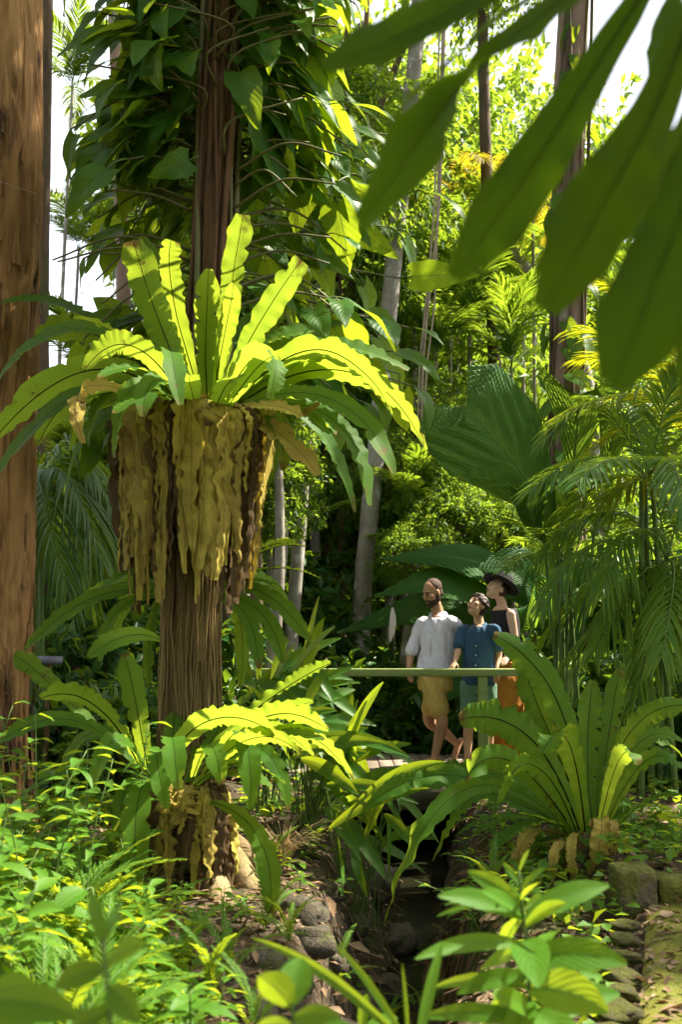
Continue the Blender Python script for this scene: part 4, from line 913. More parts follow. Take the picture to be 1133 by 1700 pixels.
# forest wall
rng = np.random.default_rng(1234)
def sky_gap(px, py): return (60 < px < 165 and py < 520) or (950 < px < 1110 and py < 210)
LABELS = {'bright': ('sunlit_tree', 'bright yellow green leafy tree in the sunlit forest behind', 'sunlit forest trees'), 'long': ('drooping_tree', 'tree with long drooping leaves in the forest behind', 'drooping leaf forest trees'), 'dark': ('shade_tree', 'dark green leafy tree in the forest behind', 'dark forest trees')}
def forest_tree(x, d, zc, s, kind, rz, own=None):
    c = np.array((x, d, zc)); nm, lab, grp = own or LABELS[kind]
    px, py, dep = to_px(c); rp = 2.0*s*FPX/dep
    for gx_, gy_, gw, gh in ((112, 250, 42, 270), (1035, 90, 70, 110)):
        if abs(px-gx_) < gw + rp*.80 and abs(py-gy_) < gh + rp*.72: return False
    z0 = hz(x, d)-.1; root = thing(nm, lab, 'tree', (x, d, z0), grp)
    top_ = np.array((x+rng.normal(0,.15), d+rng.normal(0,.15), zc + .4*s)); g = MB()
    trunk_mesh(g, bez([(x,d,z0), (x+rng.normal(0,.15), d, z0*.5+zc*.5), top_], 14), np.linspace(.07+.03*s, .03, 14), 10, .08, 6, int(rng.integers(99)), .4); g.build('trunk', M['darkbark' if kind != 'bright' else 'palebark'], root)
    add_crown(root, CR[kind][rng.integers(len(CR[kind]))], c, (s*rng.uniform(.9,1.1), s*rng.uniform(.9,1.1), s*rng.uniform(.9,1.2)), rng.uniform(0,6.28)); return True
for (x, d, zc, s, kind) in [(1.1,16,3.0,.8,'bright'),(2.3,17,4.4,1.0,'long'),(.9,18,5.6,1.0,'bright'),(3.6,17,3.4,.9,'bright'),(2.9,15.5,2.6,.7,'long'),(1.9,19,7.2,1.1,'bright'),(.2,17,2.4,.8,'bright'),
    (-.6,16,4.5,1.0,'dark'),(-1.9,14.5,3.8,1.0,'dark'),(-2.6,16,6.6,1.1,'dark'),(-1.2,15,8.4,1.2,'dark'),(.4,16.5,8.6,1.1,'bright'),
    (-3.2,13.5,2.2,.9,'dark'),(-4.6,15,2.4,1.0,'dark'),(-2.0,12.6,1.9,.7,'shrubby'),(1.2,22,10,1.5,'bright'),(3.6,24,6,1.6,'bright'),(-.8,22,7,1.6,'bright'),(.9,26,5,1.9,'bright'),(-3.6,21,9,1.5,'dark'),(6,22,5,1.6,'bright'),(2.2,28,11,2.2,'bright'),(5.0,27,12,2.0,'bright'),(-1.6,27,12,2.2,'bright'),(-5.2,26,3.0,1.6,'dark'),(-6.4,28,6,1.2,'dark'),(-.4,30,4,2.2,'bright'),(4.4,31,4.5,2.4,'bright'),(8.5,28,7,2.2,'bright'),(-7.5,24,4,1.8,'dark'),(-9,30,4.2,2.4,'dark'),(1.8,33,16,2.6,'bright'),(-2.5,33,17,2.6,'dark'),(9,34,11,2.6,'dark'),(-5.2,18,11.5,1.0,'dark'),(-.2,13.6,7.2,.8,'bright'),(-6.2,34,2.4,1.8,'dark'),(-3.0,12.2,5.2,.8,'dark'),(-2.2,12.8,7.4,.8,'dark')]:
    if kind == 'shrubby': kind = 'dark'
    forest_tree(x, d, zc, s, kind, 0)

rng = np.random.default_rng(555)
for k in range(20):
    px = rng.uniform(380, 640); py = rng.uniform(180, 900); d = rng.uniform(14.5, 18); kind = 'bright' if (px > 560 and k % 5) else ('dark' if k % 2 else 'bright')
    c = P(px, py, d); forest_tree(c[0], d, c[2], rng.uniform(.36,.6), kind, 0, ('young_tree', 'leafy young tree in the forest behind the climber', 'young trees behind the climber'))
for px, py, d, sc_ in ((700,800,12.8,.32),(745,880,12.2,.28),(790,830,12.6,.30),(690,920,12.0,.24),(630,780,13.4,.34),(850,870,12.4,.26),(700,690,13.6,.34)):
    c = P(px, py, d); forest_tree(c[0], d, c[2], sc_, 'bright', 0, ('young_tree', 'young tree with small sunlit leaves just behind the footbridge', 'young trees behind the footbridge'))
for k in range(9):
    px = rng.uniform(385, 440); py = rng.uniform(250, 900); d = rng.uniform(9.5, 11.2); c = P(px, py, d); forest_tree(c[0], d, c[2], rng.uniform(.26,.38), 'dark' if k % 2 else 'bright', 0, ('young_tree', 'slim young tree between the big fern and the pale palm trunk', 'young trees beside the big fern'))
# tall unseen canopy trees, added so their crowns break the sun into patches
def canopy_tree(x, y, z, s, lab, k):
    root = thing('canopy_tree', lab, 'tree', (x, y, hz(x,y)-.1), 'tall canopy trees'); g = MB()
    trunk_mesh(g, bez([(x,y,hz(x,y)-.1),(x+.1,y+.1,z*.5),(x,y,z-.3)], 20), np.linspace(.2,.08,20), 14, .08, 6, k, .3); g.build('trunk', M['darkbark'], root)
    add_crown(root, CR['canopy'][k%2], (x,y,z), s, k*1.3); return root
sd_ = np.array(sun_dir)
for k, (tx, ty, tz, h, s) in enumerate([(.45,6.6,-.3,9.5,.36),(2.5,8.0,.2,9,.36),(2.2,5.2,.3,9.2,.4),(-1.9,7.6,1.2,11,.6),(1.05,1.4,2.15,7,.52),(-.9,6.0,.9,9,.3),(-2.3,6.6,4.2,12,.5),(-2.3,6.6,1.4,12,.5),(1.3,6.0,.5,8,.45),(-.3,4.2,0,8,.25),(1.35,4.2,0,8,.15)]):
    t_ = (h-tz)/sd_[2]; c = np.array((tx,ty,tz)) + sd_*t_
    canopy_tree(c[0], c[1], c[2], s, 'tall unseen shade tree with a dark crown added above the garden', k)
for k, (x_, y_, z_, s_) in enumerate([(-4,-3,6,1.6),(0,-5,7,1.8),(4,-4,6,1.6),(-6,2,6,1.5),(-2,-7,10,2),(8,-5,6,1.6)]):
    canopy_tree(x_, y_, z_, s_, 'tall shade tree standing back from the creek around the viewpoint', k)
add_crown(pb, CR['canopy'][0], cr_limb + np.array((-.3,.2,.4)), 1.0, .4)
add_crown(host, CR['canopy'][1], htop + np.array((-.6,.2,.6)), .8, 1.4)
add_crown(vine_t, CR['dark'][0], vt_[-1] + np.array((.3,0,1.6)), .8, 2.0)
add_crown(slim, CR['dark'][0], st_[-1] + np.array((0,0,.8)), .6, 1.0)
add_crown(dark_t, CR['bright'][0], dt_[-1] + np.array((0,0,.8)), .7, 1.0)

# dark shrubs behind and beside the bridge
rng = np.random.default_rng(8)
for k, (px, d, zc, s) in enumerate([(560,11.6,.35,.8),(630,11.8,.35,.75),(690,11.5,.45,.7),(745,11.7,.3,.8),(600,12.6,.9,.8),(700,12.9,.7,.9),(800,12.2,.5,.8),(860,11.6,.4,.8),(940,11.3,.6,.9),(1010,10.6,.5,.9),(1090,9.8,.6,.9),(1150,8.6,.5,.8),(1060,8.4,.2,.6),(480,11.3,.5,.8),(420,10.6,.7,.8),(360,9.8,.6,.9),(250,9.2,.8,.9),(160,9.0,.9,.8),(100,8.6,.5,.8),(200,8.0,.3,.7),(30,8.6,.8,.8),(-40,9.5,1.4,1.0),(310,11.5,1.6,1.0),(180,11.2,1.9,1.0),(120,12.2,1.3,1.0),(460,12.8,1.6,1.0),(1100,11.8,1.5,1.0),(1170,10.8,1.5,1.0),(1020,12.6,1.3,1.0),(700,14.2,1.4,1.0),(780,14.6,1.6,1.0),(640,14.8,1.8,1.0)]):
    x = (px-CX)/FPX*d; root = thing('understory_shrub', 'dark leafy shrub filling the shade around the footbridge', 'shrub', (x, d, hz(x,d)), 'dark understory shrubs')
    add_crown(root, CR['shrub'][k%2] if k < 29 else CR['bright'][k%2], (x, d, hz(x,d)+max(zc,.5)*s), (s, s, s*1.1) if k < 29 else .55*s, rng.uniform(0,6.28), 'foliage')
    g = MB(); tube(g, [(x,d,hz(x,d)-.05),(x+.03,d,hz(x,d)+.3),(x,d,hz(x,d)+max(zc,.5)*s)], np.array((.03,.02,.012)), 6); g.build('stem', M['twig'], root)

# ================================================================== palms
def local_frond(L, seed, mat, arch=.35, **kw):
    pth = qbez((0,0,0), (0,L*.5,L*arch), (0,L,L*(arch*.35-.22)), 18); return palm_frond(pth, seed=seed, **kw).mesh('frond', [M[mat], M['greenstem']])
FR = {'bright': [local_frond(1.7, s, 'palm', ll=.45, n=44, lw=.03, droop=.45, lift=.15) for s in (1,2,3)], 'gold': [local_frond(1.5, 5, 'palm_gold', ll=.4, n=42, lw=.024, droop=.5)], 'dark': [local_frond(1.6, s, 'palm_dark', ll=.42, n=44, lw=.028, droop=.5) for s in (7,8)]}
def feather_palm(px, py, d, kind, s, n, lab, grp, trunk=True, el=(10,75), seed=0, az=None):
    rng = np.random.default_rng(seed); c = P(px, py, d); root = thing('feather_palm', lab, 'palm', (c[0], c[1], hz(c[0],c[1])), grp)
    if trunk:
        g = MB(); trunk_mesh(g, bez([(c[0]+rng.normal(0,.1),c[1],hz(c[0],c[1])-.1),(c[0]-.05,c[1],c[2]*.5),tuple(c)], 16), np.linspace(.045,.03,16)*s, 9, .05, 6, seed, .4); g.build('trunk', M['palebark'], root)
    for k in range(n):
        a = k*2.4+rng.uniform(-.3,.3) if az is None else rng.uniform(*az); e = math.radians(rng.uniform(*el)); y = np.array((math.cos(a)*math.cos(e), math.sin(a)*math.cos(e), math.sin(e)))
        inst('frond', FR[kind][rng.integers(len(FR[kind]))], root, basis(c, y, (0,0,1), s*rng.uniform(.8,1.15)))
    return root
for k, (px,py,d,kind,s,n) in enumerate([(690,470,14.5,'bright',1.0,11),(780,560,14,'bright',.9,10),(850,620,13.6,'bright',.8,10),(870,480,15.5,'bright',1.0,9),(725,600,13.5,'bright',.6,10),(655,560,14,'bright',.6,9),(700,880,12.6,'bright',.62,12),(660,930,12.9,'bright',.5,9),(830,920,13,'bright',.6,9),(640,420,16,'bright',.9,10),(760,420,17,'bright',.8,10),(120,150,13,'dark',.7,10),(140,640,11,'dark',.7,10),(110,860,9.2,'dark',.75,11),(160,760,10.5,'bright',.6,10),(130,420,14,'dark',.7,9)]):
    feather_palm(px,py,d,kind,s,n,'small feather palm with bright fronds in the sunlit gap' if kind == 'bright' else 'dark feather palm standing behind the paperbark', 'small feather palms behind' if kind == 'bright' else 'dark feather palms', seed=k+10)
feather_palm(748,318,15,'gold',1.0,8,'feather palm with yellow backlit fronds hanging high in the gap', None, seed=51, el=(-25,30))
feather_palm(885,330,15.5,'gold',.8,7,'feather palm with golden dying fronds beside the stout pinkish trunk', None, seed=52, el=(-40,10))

# clumping palms on the right: fronds traced one by one from their rachis
def path_palm(name, lab, px, py, d, fr, mat, grp=None, ll=.34, lw=.024, n=34, droop=.4):
    c = P(px, py, d); root = thing(name, lab, 'palm', (c[0], c[1], hz(c[0],c[1])), grp); z0 = hz(c[0],c[1])
    for k in range(3):
        g = MB(); o_ = np.array(((k-1)*.08, (k%2)*.1, 0)); trunk_mesh(g, bez([np.array((c[0],c[1],z0-.1))+o_*1.6, np.array((c[0],c[1],(z0+c[2])/2))+o_, c+o_*.5], 14), np.linspace(.026,.018,14), 9, .05, 8, k, .4); g.build('stem', M['greenstem'], root)
    for k, f in enumerate(fr):
        vx,vy,vd,tx,ty,td = f[:6]; o = f[6] if len(f) > 6 else {}
        bpt = c + np.array((0,0,.0)); tp = P(tx,ty,d+td); cc = 2*P(vx,vy,d+vd)-.5*(bpt+tp); o = dict(o); mt = o.pop('mat', mat)
        kw = dict(ll=ll, lw=lw, n=n, droop=droop, ang=52, lift=.15, seed=k+int(px)); kw.update(o)
        palm_frond(qbez(bpt, cc, tp, 20), **kw).build('frond', [M[mt], M['greenstem']], root)
    return root
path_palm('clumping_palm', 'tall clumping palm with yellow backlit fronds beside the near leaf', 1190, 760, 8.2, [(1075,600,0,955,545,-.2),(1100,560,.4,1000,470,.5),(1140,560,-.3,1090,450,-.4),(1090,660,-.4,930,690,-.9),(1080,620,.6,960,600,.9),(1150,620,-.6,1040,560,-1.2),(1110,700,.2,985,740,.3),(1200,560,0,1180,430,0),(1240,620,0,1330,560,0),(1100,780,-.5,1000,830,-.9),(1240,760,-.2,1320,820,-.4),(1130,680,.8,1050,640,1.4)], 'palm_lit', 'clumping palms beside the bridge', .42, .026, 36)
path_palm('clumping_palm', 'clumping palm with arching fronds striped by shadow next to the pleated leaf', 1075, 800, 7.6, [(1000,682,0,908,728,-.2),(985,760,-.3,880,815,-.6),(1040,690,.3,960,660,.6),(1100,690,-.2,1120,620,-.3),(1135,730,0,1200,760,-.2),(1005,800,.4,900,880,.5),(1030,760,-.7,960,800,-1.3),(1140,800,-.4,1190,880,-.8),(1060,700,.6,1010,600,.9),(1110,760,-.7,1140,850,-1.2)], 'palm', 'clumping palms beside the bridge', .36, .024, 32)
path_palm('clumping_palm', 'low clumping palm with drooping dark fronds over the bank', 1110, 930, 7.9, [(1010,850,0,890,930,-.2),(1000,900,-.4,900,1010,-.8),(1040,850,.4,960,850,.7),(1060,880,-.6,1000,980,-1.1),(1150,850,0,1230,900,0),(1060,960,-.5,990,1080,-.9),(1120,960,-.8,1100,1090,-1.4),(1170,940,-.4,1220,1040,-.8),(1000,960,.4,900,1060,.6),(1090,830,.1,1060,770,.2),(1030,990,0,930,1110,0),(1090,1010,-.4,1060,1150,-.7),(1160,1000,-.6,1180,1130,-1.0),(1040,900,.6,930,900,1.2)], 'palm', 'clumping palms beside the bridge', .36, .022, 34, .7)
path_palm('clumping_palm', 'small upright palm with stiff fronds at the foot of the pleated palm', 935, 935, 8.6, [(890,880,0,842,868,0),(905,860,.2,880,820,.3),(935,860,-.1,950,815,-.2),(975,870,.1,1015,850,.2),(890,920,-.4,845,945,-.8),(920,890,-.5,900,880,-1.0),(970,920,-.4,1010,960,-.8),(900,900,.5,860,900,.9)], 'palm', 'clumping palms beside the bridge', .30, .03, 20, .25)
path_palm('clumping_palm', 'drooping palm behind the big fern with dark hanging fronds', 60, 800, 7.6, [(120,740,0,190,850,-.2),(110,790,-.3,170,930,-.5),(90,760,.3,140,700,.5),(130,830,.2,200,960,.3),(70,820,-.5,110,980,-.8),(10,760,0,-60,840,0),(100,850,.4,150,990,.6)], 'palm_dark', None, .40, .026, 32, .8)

# pleated undivided palm leaves
def pleat_palm(lab, px, py, d, leaves):
    c = P(px, py, d); root = thing('pleated_palm', lab, 'palm', (c[0], c[1], hz(c[0],c[1])))
    for k, (pts, sd, w, o) in enumerate(leaves):
        q = [P(x, y, d+dd_) for x, y, dd_ in pts]; o = dict(o)
        g = pleated_leaf(q, sd, w*ppm(d), k, **o); b_ = np.array((c[0], c[1], hz(c[0],c[1])))
        tube(g, qbez(b_, (b_+q[0])/2+np.array((0,0,.1)), q[0], 10), .011, 6, mi=1, caps=False); g.build('leaf', [M['pleat'], M['greenstem']], root)
wide = lambda s: np.clip(.05 + 1.9*s**.9, .03, 1)*np.clip((1.25-s)*2.2,.5,1)
flare = lambda s: np.clip(.06 + 1.05*s**.9, .03, 1)
pleat_palm('pleated palm with a huge split tip leaf slanting up beside the clumping palms', 930, 1010, 8.3, [
    ([(925,880,0),(870,790,-.05),(810,715,-.1),(755,655,-.15)], (.62,.3,.75), 215, dict(prof=wide, notch=.10, pleats=22, slant=.35, amp=.016)),
    ([(950,790,.5),(958,720,.45),(962,665,.4),(965,625,.35)], (1,.1,0), 165, dict(prof=flare, notch=.25, pleats=16, slant=.3, amp=.014)),
    ([(1000,790,.4),(1020,720,.4),(1030,660,.35)], (1,.3,.1), 110, dict(prof=flare, notch=.3, pleats=14, slant=.3)),
    ([(905,900,-.2),(885,860,-.25),(880,810,-.3)], (1,.2,.1), 70, dict(prof=flare, notch=.2, pleats=12, slant=.3))])
dia = lambda s: np.clip(np.minimum(s*2.3+.05, (1.02-s)*2.0), .02, 1)
pleat_palm('diamond leaf palm with broad blue green pleated leaves behind the family', 905, 1120, 11.3, [
    ([(905,1045,0),(850,965,-.1),(760,925,-.15),(632,928,-.2)], (.1,.75,.65), 95, dict(prof=dia, pleats=26, slant=.5)),
    ([(890,1050,0),(800,985,-.2),(720,965,-.3),(622,990,-.4)], (.1,.75,.65), 85, dict(prof=dia, pleats=26, slant=.5)),
    ([(920,1060,-.1),(890,990,-.2),(850,950,-.3),(795,942,-.35)], (.5,.4,.75), 105, dict(prof=dia, pleats=22, slant=.5)),
    ([(915,1060,-.3),(895,1005,-.5),(872,1010,-.65),(852,1062,-.7)], (.8,.2,.6), 92, dict(prof=dia, pleats=18, slant=.5)),
    ([(930,1060,-.1),(935,1000,-.2),(930,950,-.2),(905,900,-.2)], (.9,.1,.2), 110, dict(prof=dia, pleats=20, slant=.5)),
    ([(935,1060,-.2),(955,1010,-.4),(960,980,-.5),(955,1090,-.8)], (.9,.2,.3), 90, dict(prof=dia, pleats=20, slant=.5)),
    ([(880,1100,-.3),(830,1095,-.5),(780,1120,-.6),(735,1165,-.7)], (.5,.3,.75), 80, dict(prof=dia, pleats=20, slant=.5)),
    ([(870,1100,.2),(790,1020,.2),(700,1010,.2),(560,1050,.1)], (.1,.6,.8), 90, dict(prof=dia, pleats=24, slant=.5)),
    ([(945,1060,0),(990,990,0),(1010,950,0),(1040,960,-.1)], (-.5,.3,.75), 100, dict(prof=dia, pleats=20, slant=.5))])
# ================================================================== people
def skin_mat(name, c): return solid_mat(name, tuple(x*.9 for x in c), tuple(min(1,x*1.1) for x in c), 14, .5, .05, .002, spec=.35)
M['skin_man'] = skin_mat('skin_man', (.40,.22,.125)); M['skin_boy'] = skin_mat('skin_boy', (.52,.31,.19)); M['skin_woman'] = skin_mat('skin_woman', (.56,.36,.26))
M['hair_man'] = solid_mat('hair_man', (.035,.020,.012), (.10,.055,.03), 90, .7, .9, .006); M['beard'] = solid_mat('beard', (.022,.014,.010), (.05,.03,.018), 70, .75, .6, .003)
M['hair_boy'] = solid_mat('hair_boy', (.015,.010,.007), (.045,.028,.018), 40, .5, .6, .006); M['hair_woman'] = solid_mat('hair_woman', (.02,.012,.008), (.05,.03,.018), 50, .5, .5, .004)
M['shirt'] = solid_mat('shirt_lilac', (.58,.56,.68), (.66,.64,.76), 30, .85, .25, .004); M['khaki'] = solid_mat('shorts_khaki', (.46,.33,.09), (.54,.39,.12), 40, .9, .25, .003)
M['navy'] = solid_mat('shirt_navy', (.022,.06,.12), (.04,.095,.17), 30, .85, .25, .004); M['teal'] = solid_mat('shorts_green', (.10,.19,.12), (.14,.25,.16), 40, .9, .25, .003)
M['black'] = solid_mat('black_cloth', (.012,.012,.014), (.022,.022,.025), 40, .8, .2, .003); M['felt'] = solid_mat('black_felt', (.010,.010,.011), (.02,.02,.02), 50, .9, .2, .003)
M['rust'] = solid_mat('trousers_rust', (.34,.135,.02), (.42,.18,.03), 20, .9, .3, .006); M['white'] = solid_mat('white_plastic', (.75,.75,.72), (.8,.8,.78), 20, .3, 0)
M['eye'] = solid_mat('eye_white', (.42,.40,.37), (.48,.45,.42), 20, .2, 0); M['dark'] = solid_mat('pupil', (.012,.008,.006), (.02,.012,.01), 20, .25, 0); M['lip'] = solid_mat('lip', (.32,.12,.09), (.38,.15,.11), 20, .45, 0)

def ell(mb, c, r, R=None, n=14):
    th = np.linspace(.03, math.pi-.03, n); ph = np.arange(n+4)*2*math.pi/(n+4); T_, F_ = np.meshgrid(th, ph, indexing='ij')
    d = np.stack([np.sin(T_)*np.cos(F_), np.sin(T_)*np.sin(F_), np.cos(T_)], -1).reshape(-1,3)*np.asarray(r, float)
    if R is not None: d = d @ R.T
    mb.add(d + np.asarray(c, float), grid_faces(n+4, n, True)[:, ::-1]); return mb
def etube(mb, path, rx, ry, xdir, n=18):
    path = np.asarray(path, float); k = len(path); rx = np.broadcast_to(rx, k).astype(float); ry = np.broadcast_to(ry, k).astype(float)
    t = unit(np.gradient(path, axis=0)); X = unit(np.asarray(xdir, float) - t*np.sum(np.asarray(xdir,float)*t,1,keepdims=True)); Y = np.cross(t, X)
    path = np.concatenate([path[:1], path, path[-1:]]); X = np.concatenate([X[:1],X,X[-1:]]); Y = np.concatenate([Y[:1],Y,Y[-1:]]); rx = np.concatenate([[.001],rx,[.001]]); ry = np.concatenate([[.001],ry,[.001]])
    a = np.arange(n)*2*math.pi/n
    v = path[:,None] + X[:,None]*(np.cos(a)[None,:,None]*rx[:,None,None]) + Y[:,None]*(np.sin(a)[None,:,None]*ry[:,None,None])
    mb.add(v.reshape(-1,3), grid_faces(n, k+2, True)); return mb
def limb(mb, pts, rad, n=20):
    q = bez(pts, n); r_ = np.interp(np.linspace(0,1,n), np.linspace(0,1,len(rad)), rad); tube(mb, q, r_, 12); ell(mb, q[0], (r_[0],)*3); ell(mb, q[-1], (r_[-1],)*3)
def solid(mb, name, mat, parent, voxel=.007, smooth=2, wrinkle=0., wscale=(9,9,5), seed=0):
    """merge overlapping closed pieces into one continuous surface"""
    me0 = mb.mesh('tmp', M[mat], parent.location); o = bpy.data.objects.new(name, me0); COL.objects.link(o)
    md = o.modifiers.new('r', 'REMESH'); md.mode = 'VOXEL'; md.voxel_size = voxel; md.use_smooth_shade = True
    if smooth: sm = o.modifiers.new('s', 'SMOOTH'); sm.iterations = smooth; sm.factor = .5
    dg = bpy.context.evaluated_depsgraph_get(); me = bpy.data.meshes.new_from_object(o.evaluated_get(dg)); me.name = name
    o.modifiers.clear(); o.data = me; bpy.data.meshes.remove(me0); o.parent = parent
    if not me.materials: me.materials.append(M[mat])
    for p_ in me.polygons: p_.use_smooth = True
    if wrinkle:
        n = len(me.vertices); co = np.empty(n*3); me.vertices.foreach_get('co', co); co = co.reshape(-1,3); no = np.empty(n*3); me.vertices.foreach_get('normal', no); no = no.reshape(-1,3)
        q = co*np.asarray(wscale); q[:,2] += q[:,0]*.7
        w_ = 1-np.abs(vnoise(q, 1.0, 2, seed))*2; co = co + no*(wrinkle*w_)[:,None]; me.vertices.foreach_set('co', co.ravel()); me.update()
    return o
def head_frame(c, f):
    f = unit(f); x = unit(np.cross(f, (0,0,1.))); z = np.cross(x, f); R = np.stack([x, f, z], 1)      # x = the person's right
    return (lambda p, s=1.0: np.asarray(c) + R @ (np.asarray(p, float)*s)), R
def head(mb, c, f, s=1.0, jaw=1.0):
    H, R = head_frame(c, f); E = lambda p, r: ell(mb, H(p, s), np.asarray(r)*s, R)
    E((0,-.012,.030), (.075,.096,.092)); E((0,.022,-.040), (.062*jaw,.070,.078)); E((0,.058,-.098), (.030*jaw,.026,.022)); E((0,.078,.034), (.052,.018,.013)); E((.040,.062,-.012),(.026,.026,.022)); E((-.040,.062,-.012),(.026,.026,.022))
    tube(mb, [H((0,.090,.022),s), H((0,.104,-.002),s), H((0,.114,-.026),s), H((0,.094,-.034),s)], np.array((.008,.010,.013,.008))*s, 8)
    E((0,.088,-.066), (.026,.010,.012))
    for k in (-1,1): E((k*.078,-.008,-.006), (.010,.022,.032))
    return H, R
def face(root, c, f, s=1.0, lips=True):
    H, R = head_frame(c, f)
    for k in (-1,1):
        g = MB(); ell(g, H((k*.030,.076,.012),s), np.array((.0125,.010,.0062))*s, R, 8); o = g.build('eye', M['eye'], root)
        g = MB(); ell(g, H((k*.030,.0845,.012),s), np.array((.0065,.004,.0055))*s, R, 8); q = g.build('iris', M['dark'], o, origin=root.location)
        g = MB(); tube(g, [H((k*.012,.092,.033),s), H((k*.030,.092,.038),s), H((k*.050,.078,.032),s)], np.array((.004,.0045,.003))*s, 6); g.build('eyebrow', M['hair_boy'], root)
    g = MB(); ell(g, H((0,.094,-.062),s), np.array((.022,.006,.0045))*s, R, 8); ell(g, H((0,.093,-.071),s), np.array((.019,.007,.0055))*s, R, 8); g.build('lips', M['lip'], root)
def hand(mb, wrist, d, palm_n, s=1.0, curl=.5, thumb=1):
    """palm and five fingers; d along the hand, palm_n out of the palm"""
    d = unit(d); n_ = unit(np.asarray(palm_n, float) - d*np.dot(palm_n, d)); x = np.cross(d, n_); wrist = np.asarray(wrist, float)
    etube(mb, [wrist - d*.01, wrist + d*.03*s, wrist + d*.075*s, wrist + d*.09*s], np.array((.024,.034,.040,.036))*s, np.array((.018,.017,.015,.012))*s, x)
    for k, (o_, L) in enumerate(((-.030,.066),(-.010,.076),(.010,.072),(.029,.056))):
        b_ = wrist + d*.085*s + x*o_*s; a1, a2 = curl*.6, curl*1.4
        p1 = b_ + (d*math.cos(a1) + n_*math.sin(a1))*L*.45*s; p2 = p1 + (d*math.cos(a2) + n_*math.sin(a2))*L*.55*s
        tube(mb, bez([b_ - d*.02*s, b_, p1, p2], 10), np.linspace(.0095,.0075,10)*s, 8)
    b_ = wrist + d*.025*s - x*thumb*.030*s; p1 = b_ + (d*.6 - x*thumb*.7 + n_*.35)*.042*s; p2 = p1 + (d*.9 - x*thumb*.15 + n_*.4)*.034*s
    tube(mb, bez([b_ + x*thumb*.012*s, b_, p1, p2], 10), np.linspace(.012,.008,10)*s, 8)
def foot(mb, ankle, d, s=1.0, pitch=0.):
    d = unit(d); ankle = np.asarray(ankle, float); up = np.array((0,0,1.)); fd = unit(d*math.cos(pitch) - up*math.sin(pitch)); fu = unit(up*math.cos(pitch) + d*math.sin(pitch)); x = np.cross(fd, fu)
    heel = ankle - fd*.045*s - fu*.05*s
    etube(mb, [heel, ankle + fd*.02*s - fu*.042*s, ankle + fd*.10*s - fu*.055*s, ankle + fd*.165*s - fu*.062*s], np.array((.030,.034,.042,.038))*s, np.array((.030,.036,.022,.014))*s, x)
    ell(mb, ankle, (.036*s,.036*s,.036*s)); ell(mb, heel, (.030*s,)*3)
    for k in range(5):
        b_ = ankle + fd*(.155-.008*k)*s - fu*.063*s + x*(-.032+.016*k)*s; tube(mb, bez([b_ - fd*.02*s, b_, b_ + fd*(.036-.004*k)*s - fu*.003], 6), np.linspace(.012-.001*k,.009-.0008*k,6)*s, 8); ell(mb, b_+fd*(.036-.004*k)*s, (.009*s,)*3)
def collar(root, c, f, r, mat, h=.035):
    H, R = head_frame(c, (f[0], f[1], 0)); a = np.linspace(math.pi*.5+.35, math.pi*2.5-.35, 26); g = MB()
    v = []
    for q in (0,1,2):
        rr_ = r*(1.0 + (0,.12,.42)[q]); zz = (h*.2, h*.75, 0 - .006)[q]
        v.append([H((math.cos(t)*rr_, math.sin(t)*rr_*.95 + (.018 if q == 2 else 0)*math.sin(t), zz - .028*max(0, math.sin(t))**3 - (.03 if q==2 else 0)*max(0, math.sin(t))**4)) for t in a])
    g.add(np.array(v).reshape(-1,3), grid_faces(26,3)); o = g.build('collar', M[mat], root); md = o.modifiers.new('t','SOLIDIFY'); md.thickness = .004; return o
def placket(root, pts, mat, n=6):
    g = MB(); tube(g, bez(pts, 20), .006, 6); o = g.build('placket', M[mat], root)
    for p in bez(pts, n+2)[1:-1]:
        g = MB(); ell(g, p+np.array((0,-.006,0)), (.006,.003,.006), None, 6); g.build('button', M['white'], o, origin=root.location)

# ---- man
f = unit((-.57,-.82,0)); sx_ = np.array((.82,-.57,0))
man = thing('person', 'bearded man in a pale lilac shirt and khaki shorts walking on the bridge looking down', 'person', (P(722,1262,9.85)[0], 9.85, 0))
mp, mc, mn = P(723,1128,9.85), P(728,1062,9.86), P(729,1020,9.86); mh = P(718,984,9.80); hf = unit((-.72,-.58,-.38))
sL, sR = P(752,1034,9.76), P(701,1036,9.96)
eR, wR = P(684,1080,9.92), P(679,1108,9.84); eL, wL = P(788,1072,10.0), P(816,1056,9.92)
hS, kS, aS = P(717,1136,9.80), P(734,1194,9.72), P(723,1253,9.74); hT, kT, aT = P(729,1136,9.92), P(712,1192,9.98), P(757,1232,10.2)
g = MB(); head(g, mh, hf, 1.0, 1.05)
limb(g, [mh+np.array((.005,.02,-.05)), (mh+mn)/2+np.array((.01,.02,-.03)), mn+np.array((0,0,-.03))], (.056,.055,.066), 10)
etube(g, bez([mp-(0,0,.08), mp, (mp+mc)/2, mc, mn-(0,0,.035), mn], 16), np.interp(np.linspace(0,1,16),[0,.15,.45,.7,.85,1],[.14,.155,.14,.15,.09,.052]), np.interp(np.linspace(0,1,16),[0,.15,.45,.75,.92,1],[.10,.115,.105,.115,.08,.05]), sx_)
limb(g, [sR+(0,0,.0), eR, wR], (.052,.040,.026)); limb(g, [sL, eL, wL], (.052,.040,.026)); hand(g, wR, P(681,1132,9.80)-wR, (.6,.5,0), .95, .5, 1); hand(g, wL, P(829,1050,9.74)-wL, (-.2,-1,0), .95, .9, -1)
limb(g, [hS, kS, kS*.55+aS*.45+np.array((.01,.03,0)), aS], (.088,.058,.054,.036)); limb(g, [hT, kT, kT*.55+aT*.45+np.array((.01,.03,-.01)), aT], (.088,.058,.054,.036))
foot(g, aS, (-.75,-.65,0), 1.0); foot(g, aT, (-.75,-.5,0), 1.0, 1.0)
solid(g, 'body', 'skin_man', man)
